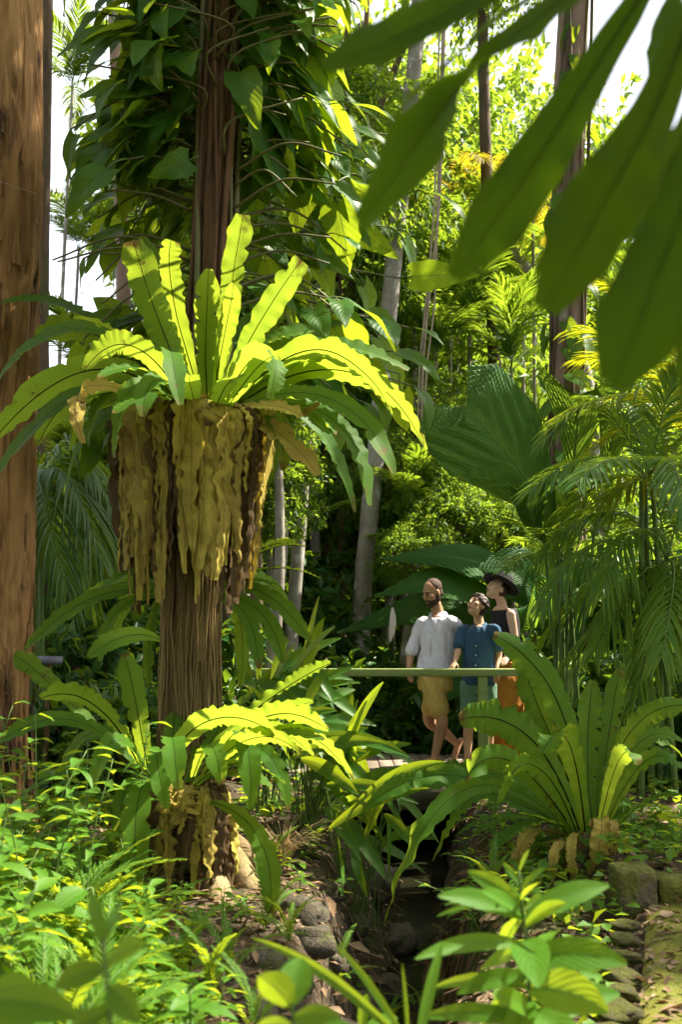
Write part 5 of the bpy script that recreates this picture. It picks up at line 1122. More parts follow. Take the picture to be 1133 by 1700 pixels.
g = MB(); etube(g, bez([mp+(0,0,.055), mp+(0,0,.10), (mp+mc)/2+(0,0,.03), mc, mn-(0,0,.07), mn-(0,0,.005)], 18), np.interp(np.linspace(0,1,18),[0,.15,.45,.68,.84,1],[.185,.180,.165,.168,.128,.060]), np.interp(np.linspace(0,1,18),[0,.15,.45,.72,.9,1],[.150,.148,.135,.140,.10,.062]), sx_)
eR2 = eR*.96+wR*.04; limb(g, [mn+(sR-mn)*.5-(0,0,.045), sR, sR*.45+eR*.55, eR2], (.052,.058,.054,.055)); limb(g, [mn+(sL-mn)*.5-(0,0,.045), sL, sL*.45+eL*.55, eL*.9+wL*.1], (.052,.058,.056,.054))
solid(g, 'shirt', 'shirt', man, .008, 1, .012, (13,13,6), 3)
collar(man, mn+np.array((-.003,-.003,-.012)), f, .066, 'shirt', .045); fr = f*.146
placket(man, [mn+f*.075-(0,0,.06), mc+f*.148, (mc+mp)/2+f*.143, mp+f*.156-(0,0,.02)], 'shirt')
for nm_, e_, w_ in (('cuff', eR, wR),):
    g = MB(); tube(g, [e_*1.04-w_*.04, e_*.93+w_*.07], .062, 14); g.build(nm_, M['shirt'], man)
g = MB(); etube(g, [mp-(0,0,.10), mp-(0,0,.02), mp+(0,0,.06)], np.array((.165,.178,.165)), np.array((.125,.135,.125)), sx_)
limb(g, [hS+(0,0,.02), hS*.45+kS*.55, hS*.30+kS*.70], (.105,.096,.094)); limb(g, [hT+(0,0,.02), hT*.45+kT*.55, hT*.30+kT*.70], (.105,.096,.094))
solid(g, 'shorts', 'khaki', man, .008, 1, .008, (12,12,7), 5)
H, R = head_frame(mh, hf); g = MB(); ell(g, H((0,-.034,.044)), (.079,.090,.086), R, 18); ell(g, H((0,-.055,-.02)), (.070,.055,.06), R); solid(g, 'hair', 'hair_man', man, .007, 1, .002, (40,40,40))
g = MB(); ell(g, H((0,.026,-.074)), (.066,.070,.052), R, 16); ell(g, H((0,.060,-.100)), (.036,.034,.030), R); ell(g, H((.062,.0,-.045)), (.014,.03,.045), R); ell(g, H((-.062,.0,-.045)), (.014,.03,.045), R); ell(g, H((0,.094,-.050)), (.030,.010,.006), R); solid(g, 'beard', 'beard', man, .006, 1, .002, (40,40,40))
face(man, mh, hf)

# ---- boy
f = unit((-.35,-.93,0)); sx_ = np.array((.93,-.35,0))
boy = thing('person', 'curly haired boy in a navy shirt and green shorts looking up', 'person', (P(795,1270,9.62)[0], 9.62, 0))
bp_, bc_, bn = P(795,1136,9.62), P(796,1072,9.62), P(797,1037,9.62); bh = P(792,1006,9.58); hf = unit((-.60,-.62,.50))
sL, sR = P(821,1046,9.55), P(770,1048,9.68); eR, wR = P(761,1082,9.60), P(756,1099,9.46); eL, wL = P(829,1086,9.60), P(826,1112,9.50)
kA, aA = P(779,1200,9.58), P(777,1258,9.62); kB, aB = P(812,1200,9.60), P(814,1258,9.64)
g = MB(); head(g, bh, hf, .93, .95); limb(g, [bh+np.array((.005,.015,-.04)), (bh+bn)/2+np.array((.004,.02,-.02)), bn-(0,0,.03)], (.046,.044,.054), 10)
etube(g, bez([bp_-(0,0,.08), bp_, (bp_+bc_)/2, bc_, bn-(0,0,.03), bn], 16), np.interp(np.linspace(0,1,16),[0,.15,.45,.7,.85,1],[.115,.125,.11,.115,.075,.044]), np.interp(np.linspace(0,1,16),[0,.15,.45,.75,.92,1],[.085,.095,.085,.09,.07,.045]), sx_)
limb(g, [sR, eR, wR], (.040,.032,.022)); limb(g, [sL, eL, wL], (.040,.032,.022)); hand(g, wR, P(750,1109,9.41)-wR, (0,.1,-1), .82, .35, -1); hand(g, wL, P(824,1130,9.47)-wL, (.3,.8,0), .82, .5, 1)
limb(g, [P(781,1140,9.62), kA, kA*.55+aA*.45+np.array((0,.025,0)), aA], (.072,.050,.046,.032)); limb(g, [P(809,1140,9.62), kB, kB*.55+aB*.45+np.array((0,.025,0)), aB], (.072,.050,.046,.032)); foot(g, aA, (-.6,-.8,0), .9); foot(g, aB, (-.1,-1,0), .9)
solid(g, 'body', 'skin_boy', boy)
g = MB(); etube(g, bez([bp_-(0,0,.0), bp_+(0,0,.05), (bp_+bc_)/2, bc_, bn-(0,0,.06), bn-(0,0,.005)], 18), np.interp(np.linspace(0,1,18),[0,.15,.45,.68,.84,1],[.160,.155,.143,.140,.108,.052]), np.interp(np.linspace(0,1,18),[0,.15,.45,.72,.9,1],[.130,.128,.118,.115,.085,.052]), sx_)
limb(g, [bn+(sR-bn)*.5-(0,0,.035), sR, sR*.35+eR*.65], (.046,.054,.058)); limb(g, [bn+(sL-bn)*.5-(0,0,.035), sL, sL*.35+eL*.65], (.046,.054,.058)); solid(g, 'shirt', 'navy', boy, .008, 1, .009, (13,13,6), 6)
collar(boy, bn+np.array((0,0,-.012)), f, .056, 'navy', .038); placket(boy, [bn+f*.07-(0,0,.06), bc_+f*.122, (bc_+bp_)/2+f*.126, bp_+f*.136+(0,0,.02)], 'navy', 5)
g = MB(); etube(g, [bp_-(0,0,.09), bp_-(0,0,.02), bp_+(0,0,.05)], np.array((.145,.150,.14)), np.array((.11,.115,.11)), sx_)
for h_, k_ in ((P(780,1140,9.62), kA), (P(810,1140,9.62), kB)): limb(g, [h_, h_*.5+k_*.5, h_*.32+k_*.68], (.088,.082,.080))
solid(g, 'shorts', 'teal', boy, .009, 2, .004, (8,8,5), 7)
H, R = head_frame(bh, hf); g = MB(); ell(g, H((0,-.016,.060), .93), np.array((.086,.102,.082))*.93, R); ell(g, H((0,-.055,-.005), .93), np.array((.076,.060,.07)), R); rng = np.random.default_rng(4)
for k in range(120):
    q = unit(rng.normal(size=3)); q[2] = abs(q[2])*1.1 - .35
    if q[1] > .35 and q[2] < .35: continue
    ell(g, H(np.array((0,-.014,.052)) + q*np.array((.090,.106,.092)), .93), (rng.uniform(.016,.026),)*3, None, 6)
solid(g, 'hair', 'hair_boy', boy, .006, 1); face(boy, bh, hf, .93)

# ---- woman
f = unit((-.80,-.55,0)); sx_ = np.array((.55,-.80,0))
wom = thing('person', 'woman in a black hat and rust trousers looking up with a hand on the rail', 'person', (P(842,1266,9.95)[0], 9.95, 0))
wp_, wc_, wn_ = P(842,1122,9.98), P(842,1050,9.98), P(836,1010,9.96); wh = P(825,979,9.92); hf = unit((-.72,-.46,.56))
sL, sR = P(849,1020,9.80), P(824,1022,10.12); eL, wL = P(855,1066,9.78), P(843,1091,9.58); eR, wR = P(818,1066,10.1), P(820,1098,9.9)
g = MB(); head(g, wh, hf, .95, .92); limb(g, [wh+np.array((.012,.012,-.04)), (wh+wn_)/2+np.array((.01,.01,-.015)), wn_-(0,0,.03)], (.046,.044,.054), 10)
etube(g, bez([wp_-(0,0,.08), wp_, (wp_+wc_)/2, wc_, wn_-(0,0,.03), wn_], 16), np.interp(np.linspace(0,1,16),[0,.15,.45,.75,.92,1],[.15,.165,.115,.14,.11,.05]), np.interp(np.linspace(0,1,16),[0,.15,.45,.7,.92,1],[.11,.12,.085,.115,.075,.045]), sx_)
limb(g, [sL, eL, wL], (.046,.036,.023)); limb(g, [sR, eR, wR], (.046,.036,.023)); hand(g, wL, P(832,1108,9.42)-wL, (0,.1,-1), .88, .3, 1); hand(g, wR, np.array((-.1,-.3,-.6)), (.5,.5,0), .88, .5, -1)
legs = []
for k, (hx, kx, ax, dd_) in enumerate(((836,838,838,.08),(848,852,854,-.08))):
    h_, k_, a_ = P(hx,1135,9.98+dd_), P(kx,1198,9.95+dd_), P(ax,1254,9.97+dd_); a_[2] = .085; legs.append((h_,k_,a_)); limb(g, [h_, k_, a_], (.09,.055,.034)); foot(g, a_, (-.8,-.6,0), .9)
solid(g, 'body', 'skin_woman', wom)
tt_ = np.linspace(0,1,40); pth = bez([wp_-(0,0,.08), wp_, (wp_+wc_)/2, wc_, wn_-(0,0,.03), wn_], 40); k_ = (tt_ > .22) & (tt_ < .87)
g = MB(); etube(g, pth[k_], np.interp(tt_,[0,.15,.45,.75,.92,1],[.15,.165,.115,.14,.11,.05])[k_]+.012, np.interp(tt_,[0,.15,.45,.7,.92,1],[.11,.12,.085,.115,.075,.045])[k_]+.012, sx_)
for s_ in (sL, sR): limb(g, [wn_+(s_-wn_)*.55-(0,0,.09), wn_+(s_-wn_)*.52+(0,0,.008), wn_+(s_-wn_)*.5-(0,0,.03)+f*.02], (.034,.026,.028), 10)
solid(g, 'tank_top', 'black', wom, .008, 2, .003, (10,10,6), 8)
g = MB(); etube(g, [wp_-(0,0,.10), wp_-(0,0,.02), wp_+(0,0,.09), wp_+(0,0,.13)], np.array((.18,.185,.155,.15)), np.array((.14,.14,.115,.112)), sx_)
for h_, k_, a_ in legs: limb(g, [h_+(0,0,.02), h_*.4+k_*.6, k_*.3+a_*.7, a_+(0,0,.04)], (.115,.115,.118,.112))
solid(g, 'trousers', 'rust', wom, .008, 1, .014, (11,11,4), 9)
H, R = head_frame(wh, hf); g = MB(); ell(g, H((0,-.028,.030),.95), np.array((.080,.092,.092))*.95, R); ell(g, H((0,-.085,.0)), (.05,.03,.05), R); solid(g, 'hair', 'hair_woman', wom, .007, 1, .002, (30,30,10)); face(wom, wh, hf, .95)
g = MB(); hat = H((0,-.022,.070)); a = np.arange(40)*2*math.pi/40                                # hat: brim, crown, band
prof = [(.002,.118),(.05,.122),(.078,.112),(.088,.085),(.092,.010),(.098,.0),(.15,-.010),(.178,.006),(.180,.010),(.15,-.004),(.098,.007)]
v = np.array([[hat + R @ np.array((math.cos(t)*r_, math.sin(t)*r_*1.08, z_)) for t in a] for r_, z_ in prof]); g.add(v.reshape(-1,3), grid_faces(40, len(prof), True)); o = g.build('hat', M['felt'], wom)
g = MB(); v = np.array([[hat + R @ np.array((math.cos(t)*r_, math.sin(t)*r_*1.08, z_)) for t in a] for r_, z_ in ((.0945,.012),(.0965,.014),(.0945,.038),(.0925,.04))]); g.add(v.reshape(-1,3), grid_faces(40,4,True)); g.build('hat_band', M['black'], o, origin=wom.location)
wd = unit(P(832,1108,9.42)-wL); g = MB(); tube(g, [wL-wd*.022, wL-wd*.002], .030, 16); w_ = g.build('wristwatch', M['white'], wom); g = MB(); ell(g, wL-wd*.012+np.array((.004,-.010,.028)), (.016,.014,.010)); g.build('watch_face', M['dark'], w_, origin=wom.location)
# ================================================================== undergrowth
HERB = [leaf_mesh('leaf', 'herb', .085, .048, .018, .30, s, .16) for s in (1,2)] + [leaf_mesh('leaf', 'herb', .10, .040, .02, .45, 3, .12), leaf_mesh('leaf', 'herb', .06, .042, .02, .2, 4, .1)]
rng = np.random.default_rng(99)
def herb_plant(x, y, h, n, lab, grp, sc=1.0, stems=1, lean=.12):
    z = hz(x,y); root = thing('herb', lab, 'herb', (x,y,z), grp)
    for q in range(stems):
        l_ = rng.normal(0, lean, 2); pth = bez([(x,y,z-.02),(x+l_[0]*h*.4,y+l_[1]*h*.4,z+h*.55),(x+l_[0]*h*1.3,y+l_[1]*h*1.3,z+h*rng.uniform(.85,1.05))], 14)
        g = MB(); tube(g, pth, np.linspace(.0045,.002,14)*sc, 5); g.build('stem', M['greenstem'], root); nn = n//stems
        for k in range(nn):
            t = .30+.70*(k+1)/nn; p = pth[min(13, int(t*13))]; a = k*2.4 + rng.uniform(-.4,.4); e = .45*(1-t)-.05+rng.normal(0,.2)+.25*t
            yv = np.array((math.cos(a)*math.cos(e), math.sin(a)*math.cos(e), math.sin(e))); 
            inst('leaf', HERB[rng.integers(4)], root, basis(p, yv, (rng.normal(0,.25),rng.normal(0,.25),1), sc*rng.uniform(.65,1.15)*(1.1-.35*abs(t-.6))))
    return root
spots = []
for k in range(900):
    d = rng.uniform(2.3, 5.6); px = rng.uniform(-40, 300) if d > 3.4 else rng.uniform(-40,520); x = (px-CX)/FPX*d
    if math.hypot(x-h0[0], d-h0[1]) < .45 or any(math.hypot(x-a, d-b) < .17 for a, b in spots): continue
    if px > 250 and d > 3.9: continue
    if px > 330 and rng.random() < .5: continue
    spots.append((x, d))
    if len(spots) >= 62: break
for k, (x, d) in enumerate(spots): herb_plant(x, d, rng.uniform(.35,.95) if x < -.9 else rng.uniform(.15,.38), rng.integers(13,20), 'sunny bright green herb with toothed leaves below the paperbark', 'sunny herbs below the paperbark', rng.uniform(.8,1.35), 1)
for k in range(14):
    d = rng.uniform(2.7,5.0); px = rng.uniform(-20,260); x = (px-CX)/FPX*d; herb_plant(x, d, rng.uniform(.25,.55), 8, 'broad leaved herb rising among the small toothed herbs', 'broad leaved herbs', rng.uniform(1.7,2.3), 1)
for k, (px, py, d) in enumerate([(560,1450,5.6),(600,1480,5.4),(470,1420,5.6),(440,1440,5.4),(500,1450,5.3),(370,1560,4.6),(330,1580,4.3),(400,1530,4.8),(290,1560,4.5),(520,1640,4.2),(560,1400,5.9)]):
    p = P(px,py,d); herb_plant(p[0], d, rng.uniform(.10,.2), 12, 'low green seedling on the leaf littered creek bank', 'seedlings on the creek bank', .65, 2)
for k, (px, py, d) in enumerate([(1060,1400,5.6),(1090,1390,5.8),(1120,1400,5.5),(1080,1410,5.4),(1140,1380,6.0)]):
    p = P(px,py,d); herb_plant(p[0], d, rng.uniform(.08,.16), 12, 'small yellow green seedling on the raised bed beside the path', 'seedlings on the raised bed', .8, 2, .3)
for k in range(26):
    y = rng.uniform(4.6,7.6); x = float(creek_x(y)) + rng.uniform(.28,.75)
    if y < 5.1 and x > 1.1: continue
    herb_plant(x, y, rng.uniform(.10,.26), 12, 'small dark green weed on the steep creek bank below the wide fern', 'weeds on the steep creek bank', .9, 2, .4)
# feathery ground ferns
SF = [palm_frond(qbez((0,0,0),(0,.22,.22),(0,.48,.06),14), ll=.055, n=26, lw=.013, droop=.1, lift=.05, seed=s, rr=.003, start=.1, seg=2).mesh('frond', [M['herb'], M['greenstem']]) for s in (1,2)]
for k in range(22):
    d = rng.uniform(2.6,5.6); px = rng.uniform(-40,200); x = (px-CX)/FPX*d; z = hz(x,d)
    root = thing('ground_fern', 'small feathery ground fern among the sunny herbs', 'fern', (x,d,z), 'feathery ground ferns')
    for q in range(9): a = q*2.4+k; e = rng.uniform(.2,1.0); inst('frond', SF[q%2], root, basis((x,d,z), (math.cos(a)*math.cos(e),math.sin(a)*math.cos(e),math.sin(e)), (0,0,1), rng.uniform(.6,1.1)))
for k, (px, py, d) in enumerate([(380,1620,4.0),(440,1570,4.7),(350,1640,3.7),(480,1600,4.6),(300,1620,3.9),(520,1430,5.9),(450,1470,5.5),(420,1680,3.6),(560,1560,5.0),(640,1560,5.2),(700,1500,5.6),(760,1470,5.8),(250,1590,4.2),(820,1500,5.3)]):
    p = P(px,py,d); x = p[0]; z = hz(x,d); root = thing('ground_fern', 'little feathery fern sprouting from the creek bank', 'fern', (x,d,z), 'little ferns on the creek bank')
    for q in range(7): a = q*2.4+k; e = rng.uniform(.2,1.0); inst('frond', SF[q%2], root, basis((x,d,z), (math.cos(a)*math.cos(e),math.sin(a)*math.cos(e),math.sin(e)), (0,0,1), rng.uniform(.4,.75)))
# grass
def grass_mesh(seed, n=40, L=.35, mat='herb', w=.006, spread=.8):
    rng = np.random.default_rng(seed); g = MB()
    for k in range(n):
        a = rng.uniform(0,6.283); l_ = L*rng.uniform(.5,1.1); o = np.array((math.cos(a),math.sin(a),0)); b_ = o*rng.uniform(0,.04); s = np.linspace(0,1,7)
        pth = b_ + o*(l_*spread*s**1.6*.8)[:,None] + np.array((0,0,1))*(l_*(s-.55*s**2.4))[:,None]; sd = np.array((-o[1],o[0],0)); ww = w*np.clip(1-s**2,.06,1)
        v = np.stack([pth-sd*ww[:,None]/2, pth+sd*ww[:,None]/2],1); g.add(v.reshape(-1,3), grid_faces(2,7), np.stack(np.broadcast_arrays(np.array([0,1.])[None,:], s[:,None]),-1).reshape(-1,2), rng.random())
    return g.mesh('grass_tuft', M[mat])
GM = [grass_mesh(s, 34, .42) for s in (1,2)]; M['straw'] = leaf_mat('dry_straw', (.34,.24,.12), (.50,.38,.22), (.4,.28,.12), .25, .8, spec=.1); DG = grass_mesh(5, 120, .42, 'straw', .004, 1.0)
for k in range(26):
    d = rng.uniform(2.2,5.2); px = rng.uniform(-30,260); x = (px-CX)/FPX*d; o = bpy.data.objects.new('grass_tuft', GM[k%2]); COL.objects.link(o); o.location = (x,d,hz(x,d)-.01); o.rotation_euler[2] = k; o.scale = (rng.uniform(.6,1.2),)*3
    tag(o, 'arching tuft of fresh green grass among the herbs', 'grass tuft', 'grass tufts among the herbs')
p = P(470,1400,5.75); o = bpy.data.objects.new('dry_grass_tuft', DG); COL.objects.link(o); o.location = (p[0],p[1],hz(p[0],p[1])); o.scale = (1.05,1.05,1.1); tag(o, 'tuft of dry straw coloured grass below the bright fern', 'grass tuft')

# lance leaved plants between fern tree and creek
def lance_plant(px, py, d, leaves, lab, nr, seed, sc=1.0):
    rng = np.random.default_rng(seed); c = P(px,py,d); z0 = hz(c[0],d); root = thing('lance_leaf_plant', lab, 'plant', (c[0],d,z0))
    L_ = list(leaves)
    for k in range(nr):
        a = rng.uniform(-1.5,1.4); r_ = rng.uniform(60,150); L_.append((px+rng.uniform(-50,80), py-rng.uniform(20,140), px+math.cos(a)*r_+30, py-40-math.sin(a)*r_*.9-rng.uniform(0,90), rng.uniform(-.5,.3)))
    for k, (bx,by,tx,ty,dd_) in enumerate(L_):
        b_ = P(bx,by,d+dd_*.4); tp = P(tx,ty,d+dd_); L = np.linalg.norm(tp-b_); w = np.clip(L*.24, .04, .075)*rng.uniform(.85,1.15)*sc
        sd = unit(np.array((rng.normal(0,.3)-.2, .55, .75)))
        pth = qbez(b_, (b_+tp)/2+np.array((0,0,.16*L)), tp, 16); g = frond(pth, sd, w, lance, m=5, fold=.25, wave=.05, freq=3, seed=k+seed, rib=False, rnd=rng.random(), splits=2)
        s0 = np.array((c[0]+rng.normal(0,.05), d+rng.normal(0,.05), z0)); tube(g, qbez(s0, (s0+b_)/2+np.array((0,0,.08)), b_, 8), .0045, 5, mi=1, caps=False); g.build('leaf', [M['lance'], M['greenstem']], root)
lance_plant(520,1340,6.1, [(500,1230,622,1300,-.2),(520,1215,640,1260,0),(530,1200,625,1205,.1),(520,1180,590,1145,.2),(500,1190,545,1110,.1),(540,1250,630,1330,-.3),(520,1270,610,1250,-.2),(560,1320,625,1370,-.3),(540,1300,640,1400,-.3),(560,1350,640,1445,-.3),(540,1340,600,1430,-.4),(500,1260,595,1320,-.4),(480,1200,560,1180,-.1)], 'lance leaved plant spilling over the creek bank between fern trunk and bridge', 26, 1)
lance_plant(440,1230,6.5, [(430,1140,420,1040,.1),(450,1130,480,1060,.1),(440,1140,510,1100,.1),(420,1150,385,1060,.1)], 'sunlit lance leaved plant behind the lower fern', 22, 2, 1.2)
lance_plant(590,1440,5.9, [(580,1380,640,1460,-.2),(575,1400,610,1490,-.3),(560,1390,570,1470,-.4)], 'low lance leaved plant hanging over the creek stones', 14, 3, .9)

# near plant in front of the path
M['near'] = leaf_mat('near_leaf', (.040,.14,.012), (.07,.18,.014), (.32,.45,.02), .48, .5, rib=(.12,.22,.05), ribw=.03, veins=7, vein_slope=4, spec=.15)
def near_plant(lab, stempts, d, leaves, name='leafy_plant', grp=None, lw_=.72):
    q = [P(x,y,d) for x,y in stempts]; b_ = q[0].copy(); b_[2] = hz(b_[0], b_[1]) - .02
    root = thing(name, lab, 'plant', tuple(b_), grp); pth = bez([b_]+q if q[0][2] > b_[2]+.05 else q, 24); g = MB(); tube(g, pth, np.linspace(.006,.003,24), 7); g.build('stem', M['greenstem'], root)
    for k, (bx,by,tx,ty,w,dd_,*r_) in enumerate(leaves):
        p0, p1 = P(bx,by,d), P(tx,ty,d+dd_); L = np.linalg.norm(p1-p0); sd = unit(r_[0] if r_ else (.1,.6,.75))
        g = frond(qbez(p0, (p0+p1)/2+np.array((0,0,.13*L)), p1, 18), sd, w*ppm(d)*lw_, lance, m=7, fold=.2, wave=.06, freq=3, seed=k, rnd=.3+.4*((k*.37)%1)); g.build('leaf', [M['near']], root)
    return root
U = (1,.2,.2)
npl = near_plant('bright leafy plant with budding top in front of the mossy path stones', [(890,1800),(880,1640),(872,1540),(862,1445)], 2.5, [(868,1525,728,1488,46,-.1),(870,1530,1012,1470,56,.05),(866,1505,778,1448,40,.0,(.3,.3,.9)),(872,1570,690,1592,38,-.15),(872,1560,895,1640,80,-.25,U),(876,1590,1042,1600,70,-.05,(.2,.5,.8)),(880,1640,1010,1680,90,-.2,(.4,.4,.8)),(880,1620,760,1650,44,0),(878,1650,990,1560,56,.1),(868,1520,830,1585,44,.15,U),(880,1660,800,1700,60,.1),(884,1680,960,1740,80,-.1,U),(868,1515,905,1500,40,.2,(.6,.3,.7)),(884,1690,820,1655,44,-.2),(886,1700,700,1690,44,.1),(878,1600,930,1545,44,.2,U),(865,1480,905,1440,16,0),(864,1470,835,1432,14,.05),(862,1450,880,1410,14,0),(866,1490,806,1520,14,0),(830,1500,725,1522,14,0),(840,1500,738,1502,12,0),(884,1660,845,1740,60,-.1,U),(886,1700,1030,1650,60,.15),(868,1520,800,1480,34,-.1),(870,1540,940,1500,36,-.1),(874,1580,800,1610,36,.1),(876,1590,950,1640,40,.1),(866,1500,830,1470,26,.1,U),(866,1495,900,1465,24,-.1,U),(880,1640,720,1640,34,.15),(880,1630,1000,1620,40,.1)], grp=None)
near_plant('broad leaf pair with dark blotches close to the lens above the creek stones', [(500,1850),(490,1720),(484,1660)], 1.9, [(484,1668,500,1590,74,.05,U),(486,1672,430,1620,70,-.05,(.9,.1,.4)),(488,1690,565,1690,40,-.05),(490,1700,560,1730,40,0),(490,1710,420,1710,36,.1)])
near_plant('blurred grey green leaf sprig close to the lens in front of the herbs', [(190,1900),(185,1740),(178,1640),(170,1560)], 1.55, [(172,1610,90,1640,60,0,(.3,.4,.85)),(176,1600,240,1570,54,.1,(.3,.4,.85)),(180,1640,230,1700,60,-.05,(.8,.2,.5)),(170,1570,150,1480,34,.05,U),(182,1680,110,1720,50,0),(172,1570,200,1500,30,.1,U)])
near_plant('large glossy leaf near the lens at the edge of the herb bed', [(-60,1850),(-40,1720),(-20,1660)], 1.7, [(-20,1665,130,1690,80,-.05,(.1,.5,.85)),(-25,1650,60,1640,60,.1,(.1,.5,.85)),(-30,1700,100,1780,80,0)])
near_plant('thin arching grass blade plant rising from the creek bank', [(700,1850),(690,1760)], 2.2, [(690,1760,558,1568,16,0,(.8,.3,.5)),(690,1760,735,1565,26,.1,U),(680,1760,668,1600,9,0,U),(690,1750,420,1558,26,.3,(.2,.4,.9))])
near_plant('low leafy sprig in front of the creek', [(590,1800),(600,1720)], 2.6, [(600,1720,520,1700,30,0),(600,1720,660,1690,34,.1),(600,1715,610,1650,26,0,U),(604,1730,700,1730,36,-.1)])

# large near palm leaf hanging in from the upper right
nd = 1.38
npm = thing('broad_leaf_palm', 'dark broad leaflet palm frond hanging close to the lens', 'palm', (1.55, 1.5, hz(1.55,1.5)))
prem = lambda s: np.clip(.18+1.2*s**.9, 0, 1)*np.clip((1.05-s)*4.5, .28, 1)**.8
for k, (pts, w, sdv, dd_) in enumerate([
    ([(1040,-110),(850,-35),(690,45),(535,112)], 88, (.35,.25,.9), .0),
    ([(1075,-95),(900,25),(760,150),(598,372)], 118, (.62,.2,.75), .03),
    ([(1060,-100),(860,10),(740,110),(615,230)], 84, (.5,.5,.75), .07),
    ([(1120,-90),(1000,95),(885,275),(755,460)], 108, (.75,.15,.62), -.02),
    ([(1180,-60),(1095,165),(1005,335),(905,515)], 122, (.8,.1,.55), -.05),
    ([(1215,30),(1150,300),(1085,475),(1018,640)], 130, (.85,.1,.45), -.09),
    ([(1235,40),(1160,180),(1095,300),(1035,392)], 84, (.75,.4,.5), .12),
    ([(1140,-80),(1120,0),(1105,60),(1085,150)], 60, (.9,.3,.3), .16),
    ([(1260,150),(1220,420),(1190,560),(1150,680)], 110, (.9,.1,.3), -.1)]):
    q = bez([P(x,y,nd+dd_-.02*i) for i,(x,y) in enumerate(pts)], 34)
    g = frond(q, unit(sdv), w*ppm(nd), prem, m=11, fold=.22, wave=.16, freq=3.4, seed=k+5, ragged=.22, curl=.15); g.build('leaflet', M['broad'], npm)
g = MB(); rach = bez([(1.55,1.5,hz(1.55,1.5)),(1.25,1.48,1.0),P(1300,500,1.45),P(1250,60,1.42),P(1130,-95,1.40),P(1020,-130,1.40)], 40); tube(g, rach, np.linspace(.022,.006,40), 8); g.build('rachis', M['greenstem'], npm)

# leaf litter, twigs, ground cover
rng = np.random.default_rng(31); g = MB(); n = 9000
d = np.where(rng.random(n) < .72, rng.uniform(2.6, 7.5, n), rng.uniform(7.5, 13, n)); px = rng.uniform(-60, 1200, n); x = (px-CX)/FPX*d
z = hgt(x, d) + rng.uniform(.004,.02,n); keep = ~((z < -.69)); 
pos = np.stack([x,d,z],-1)[keep]; m_ = len(pos); yd = np.concatenate([rng.normal(size=(m_,2)), rng.normal(0,.25,(m_,1))],1); zd = rng.normal(0,.35,(m_,3))+np.array((0,0,1.))
scatter_leaves(g, TM['ovate'], pos, yd, zd, rng.uniform(.025,.07,m_)*np.where(rng.random(m_)<.15,1.9,1), rng.random(m_))
tag(g.build('leaf_litter', M['litter']), 'brown fallen leaves scattered over the forest floor', 'leaf litter', kind='stuff')
g = MB()
for k in range(420):
    y = rng.uniform(3,8.5); x = creek_x(y) + rng.normal(-.2,.7); a = rng.uniform(0,6.283); L = rng.uniform(.08,.4); zz = hz(x,y); e = np.array((math.cos(a),math.sin(a),0))
    q0 = np.array((x,y,zz+.01)); q1 = q0+e*L; q1[2] = max(hz(q1[0],q1[1]), zz-.1)+rng.uniform(.005,.05); tube(g, bez([q0,(q0+q1)/2+rng.normal(0,.02,3)+np.array((0,0,.015)),q1],6), rng.uniform(.0015,.005), 4, rng.random(), caps=False)
for k in range(160):                                            # rootlets hanging down the bank under the wide fern
    y = rng.uniform(4.9,7.2); x = float(creek_x(y)) + rng.uniform(.40,.62); q0 = np.array((x,y,hz(x,y)+.02)); x2 = x-rng.uniform(.1,.3); q1 = np.array((x2,y+rng.normal(0,.08),hz(x2,y)+rng.uniform(.01,.06)))
    tube(g, bez([q0,(q0+q1)/2+np.array((-.04,rng.normal(0,.03),.04)),q1],7), rng.uniform(.0015,.006), 4, rng.random(), caps=False)
tag(g.build('fallen_twigs', M['twig']), 'thin fallen twigs and rootlets on the creek bank', 'twigs', kind='stuff')
g = MB(); n = 16000; d = rng.uniform(2.2, 9, n)**1.0; px = np.where(rng.random(n) < .7, rng.uniform(-60, 330, n), rng.uniform(400, 1200, n)); x = (px-CX)/FPX*d; x = np.where(rng.random(n) < .12, rng.uniform(-.3, 3, n), x)
pp = np.stack([x,d,x*0],-1); cl = vnoise(pp, 1.6, 2, 5); dxc = np.abs(x-creek_x(d)); onpath = (x > np.interp(d,[0,3.2,4.9,6],[.2,.80,1.34,1.34])-.02) & (d < 5.1)
clear = (np.hypot(x-(h0[0]+.35), d-5.0) < .75)
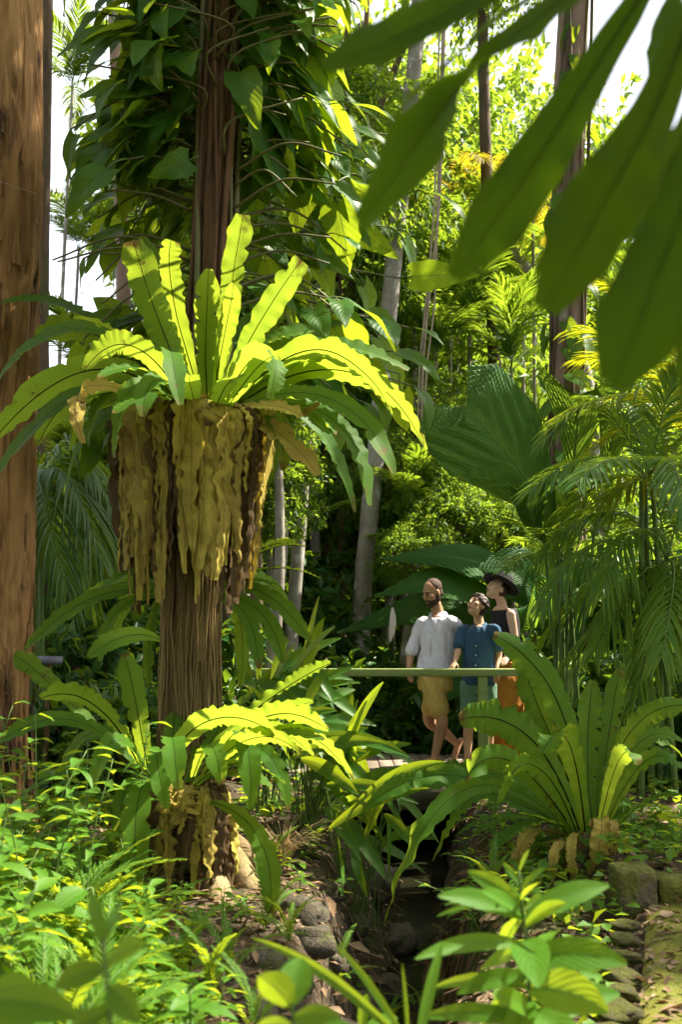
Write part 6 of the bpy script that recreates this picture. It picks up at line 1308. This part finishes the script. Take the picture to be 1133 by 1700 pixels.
keep = (cl > -.15) & (dxc > .5) & ~onpath & ~clear; pos = np.stack([x,d,hgt(x,d)+rng.uniform(.02,.14,n)],-1)[keep]; m_ = len(pos)
yd = np.concatenate([rng.normal(size=(m_,2)), rng.normal(.1,.35,(m_,1))],1); zd = rng.normal(0,.3,(m_,3))+np.array((0,0,1.)); scatter_leaves(g, TM['round'], pos, yd, zd, rng.uniform(.04,.09,m_), rng.random(m_))
tag(g.build('ground_cover', M['herb']), 'low carpet of small green leaves on the ground', 'ground cover', kind='stuff')
# small sign board behind
c = P(80,1096,7.4); sb = thing('notice_board', 'small tilted grey notice board on a post behind the lower fern', 'sign', (c[0],c[1],hz(c[0],c[1])))
g = MB(); box(g, (-.10,-.008,-.035),(.10,.008,.035)); v = g.v[0]; Rm = np.array(Euler((-.9,0,.15)).to_matrix()); g.v[0] = v @ Rm.T + c; M['board'] = solid_mat('board', (.10,.10,.14), (.15,.15,.19), 10, .4, 0); g.build('panel', M['board'], sb)
g = MB(); tube(g, [(c[0],c[1]+.02,hz(c[0],c[1])-.05),(c[0],c[1]+.02,c[2]-.01)], .018, 8); g.build('post', M['twig'], sb)
# spider thread and a hanging pale leaf
a_, b_ = P(-20,293,6.0), P(62,322,6.15); g = MB(); tube(g, bez([a_,(a_+b_)/2-np.array((0,0,.004)),b_],6), .0006, 4); M['silk'] = solid_mat('silk', (.7,.7,.7),(.8,.8,.8),5,.3,0); o = g.build('spider_thread', M['silk'], None, origin=tuple(a_)); tag(o, 'fine white spider thread across the paperbark trunk', 'thread')

M['paleleaf'] = leaf_mat('pale_dry_leaf', (.5,.48,.42), (.6,.58,.52), (.4,.38,.3), .3, .7, spec=.1)
a_, b_ = P(652,1008,10.9), P(648,1066,10.85); g = frond(bez([a_,(a_+b_)/2+np.array((.01,-.02,0)),b_],16), (1,.3,0), .075, lance, m=7, fold=.4, wave=.1, freq=3, seed=3); o = g.build('hanging_leaf', M['paleleaf'], None, origin=tuple(a_)); tag(o, 'pale dry leaf hanging beside the man', 'leaf')
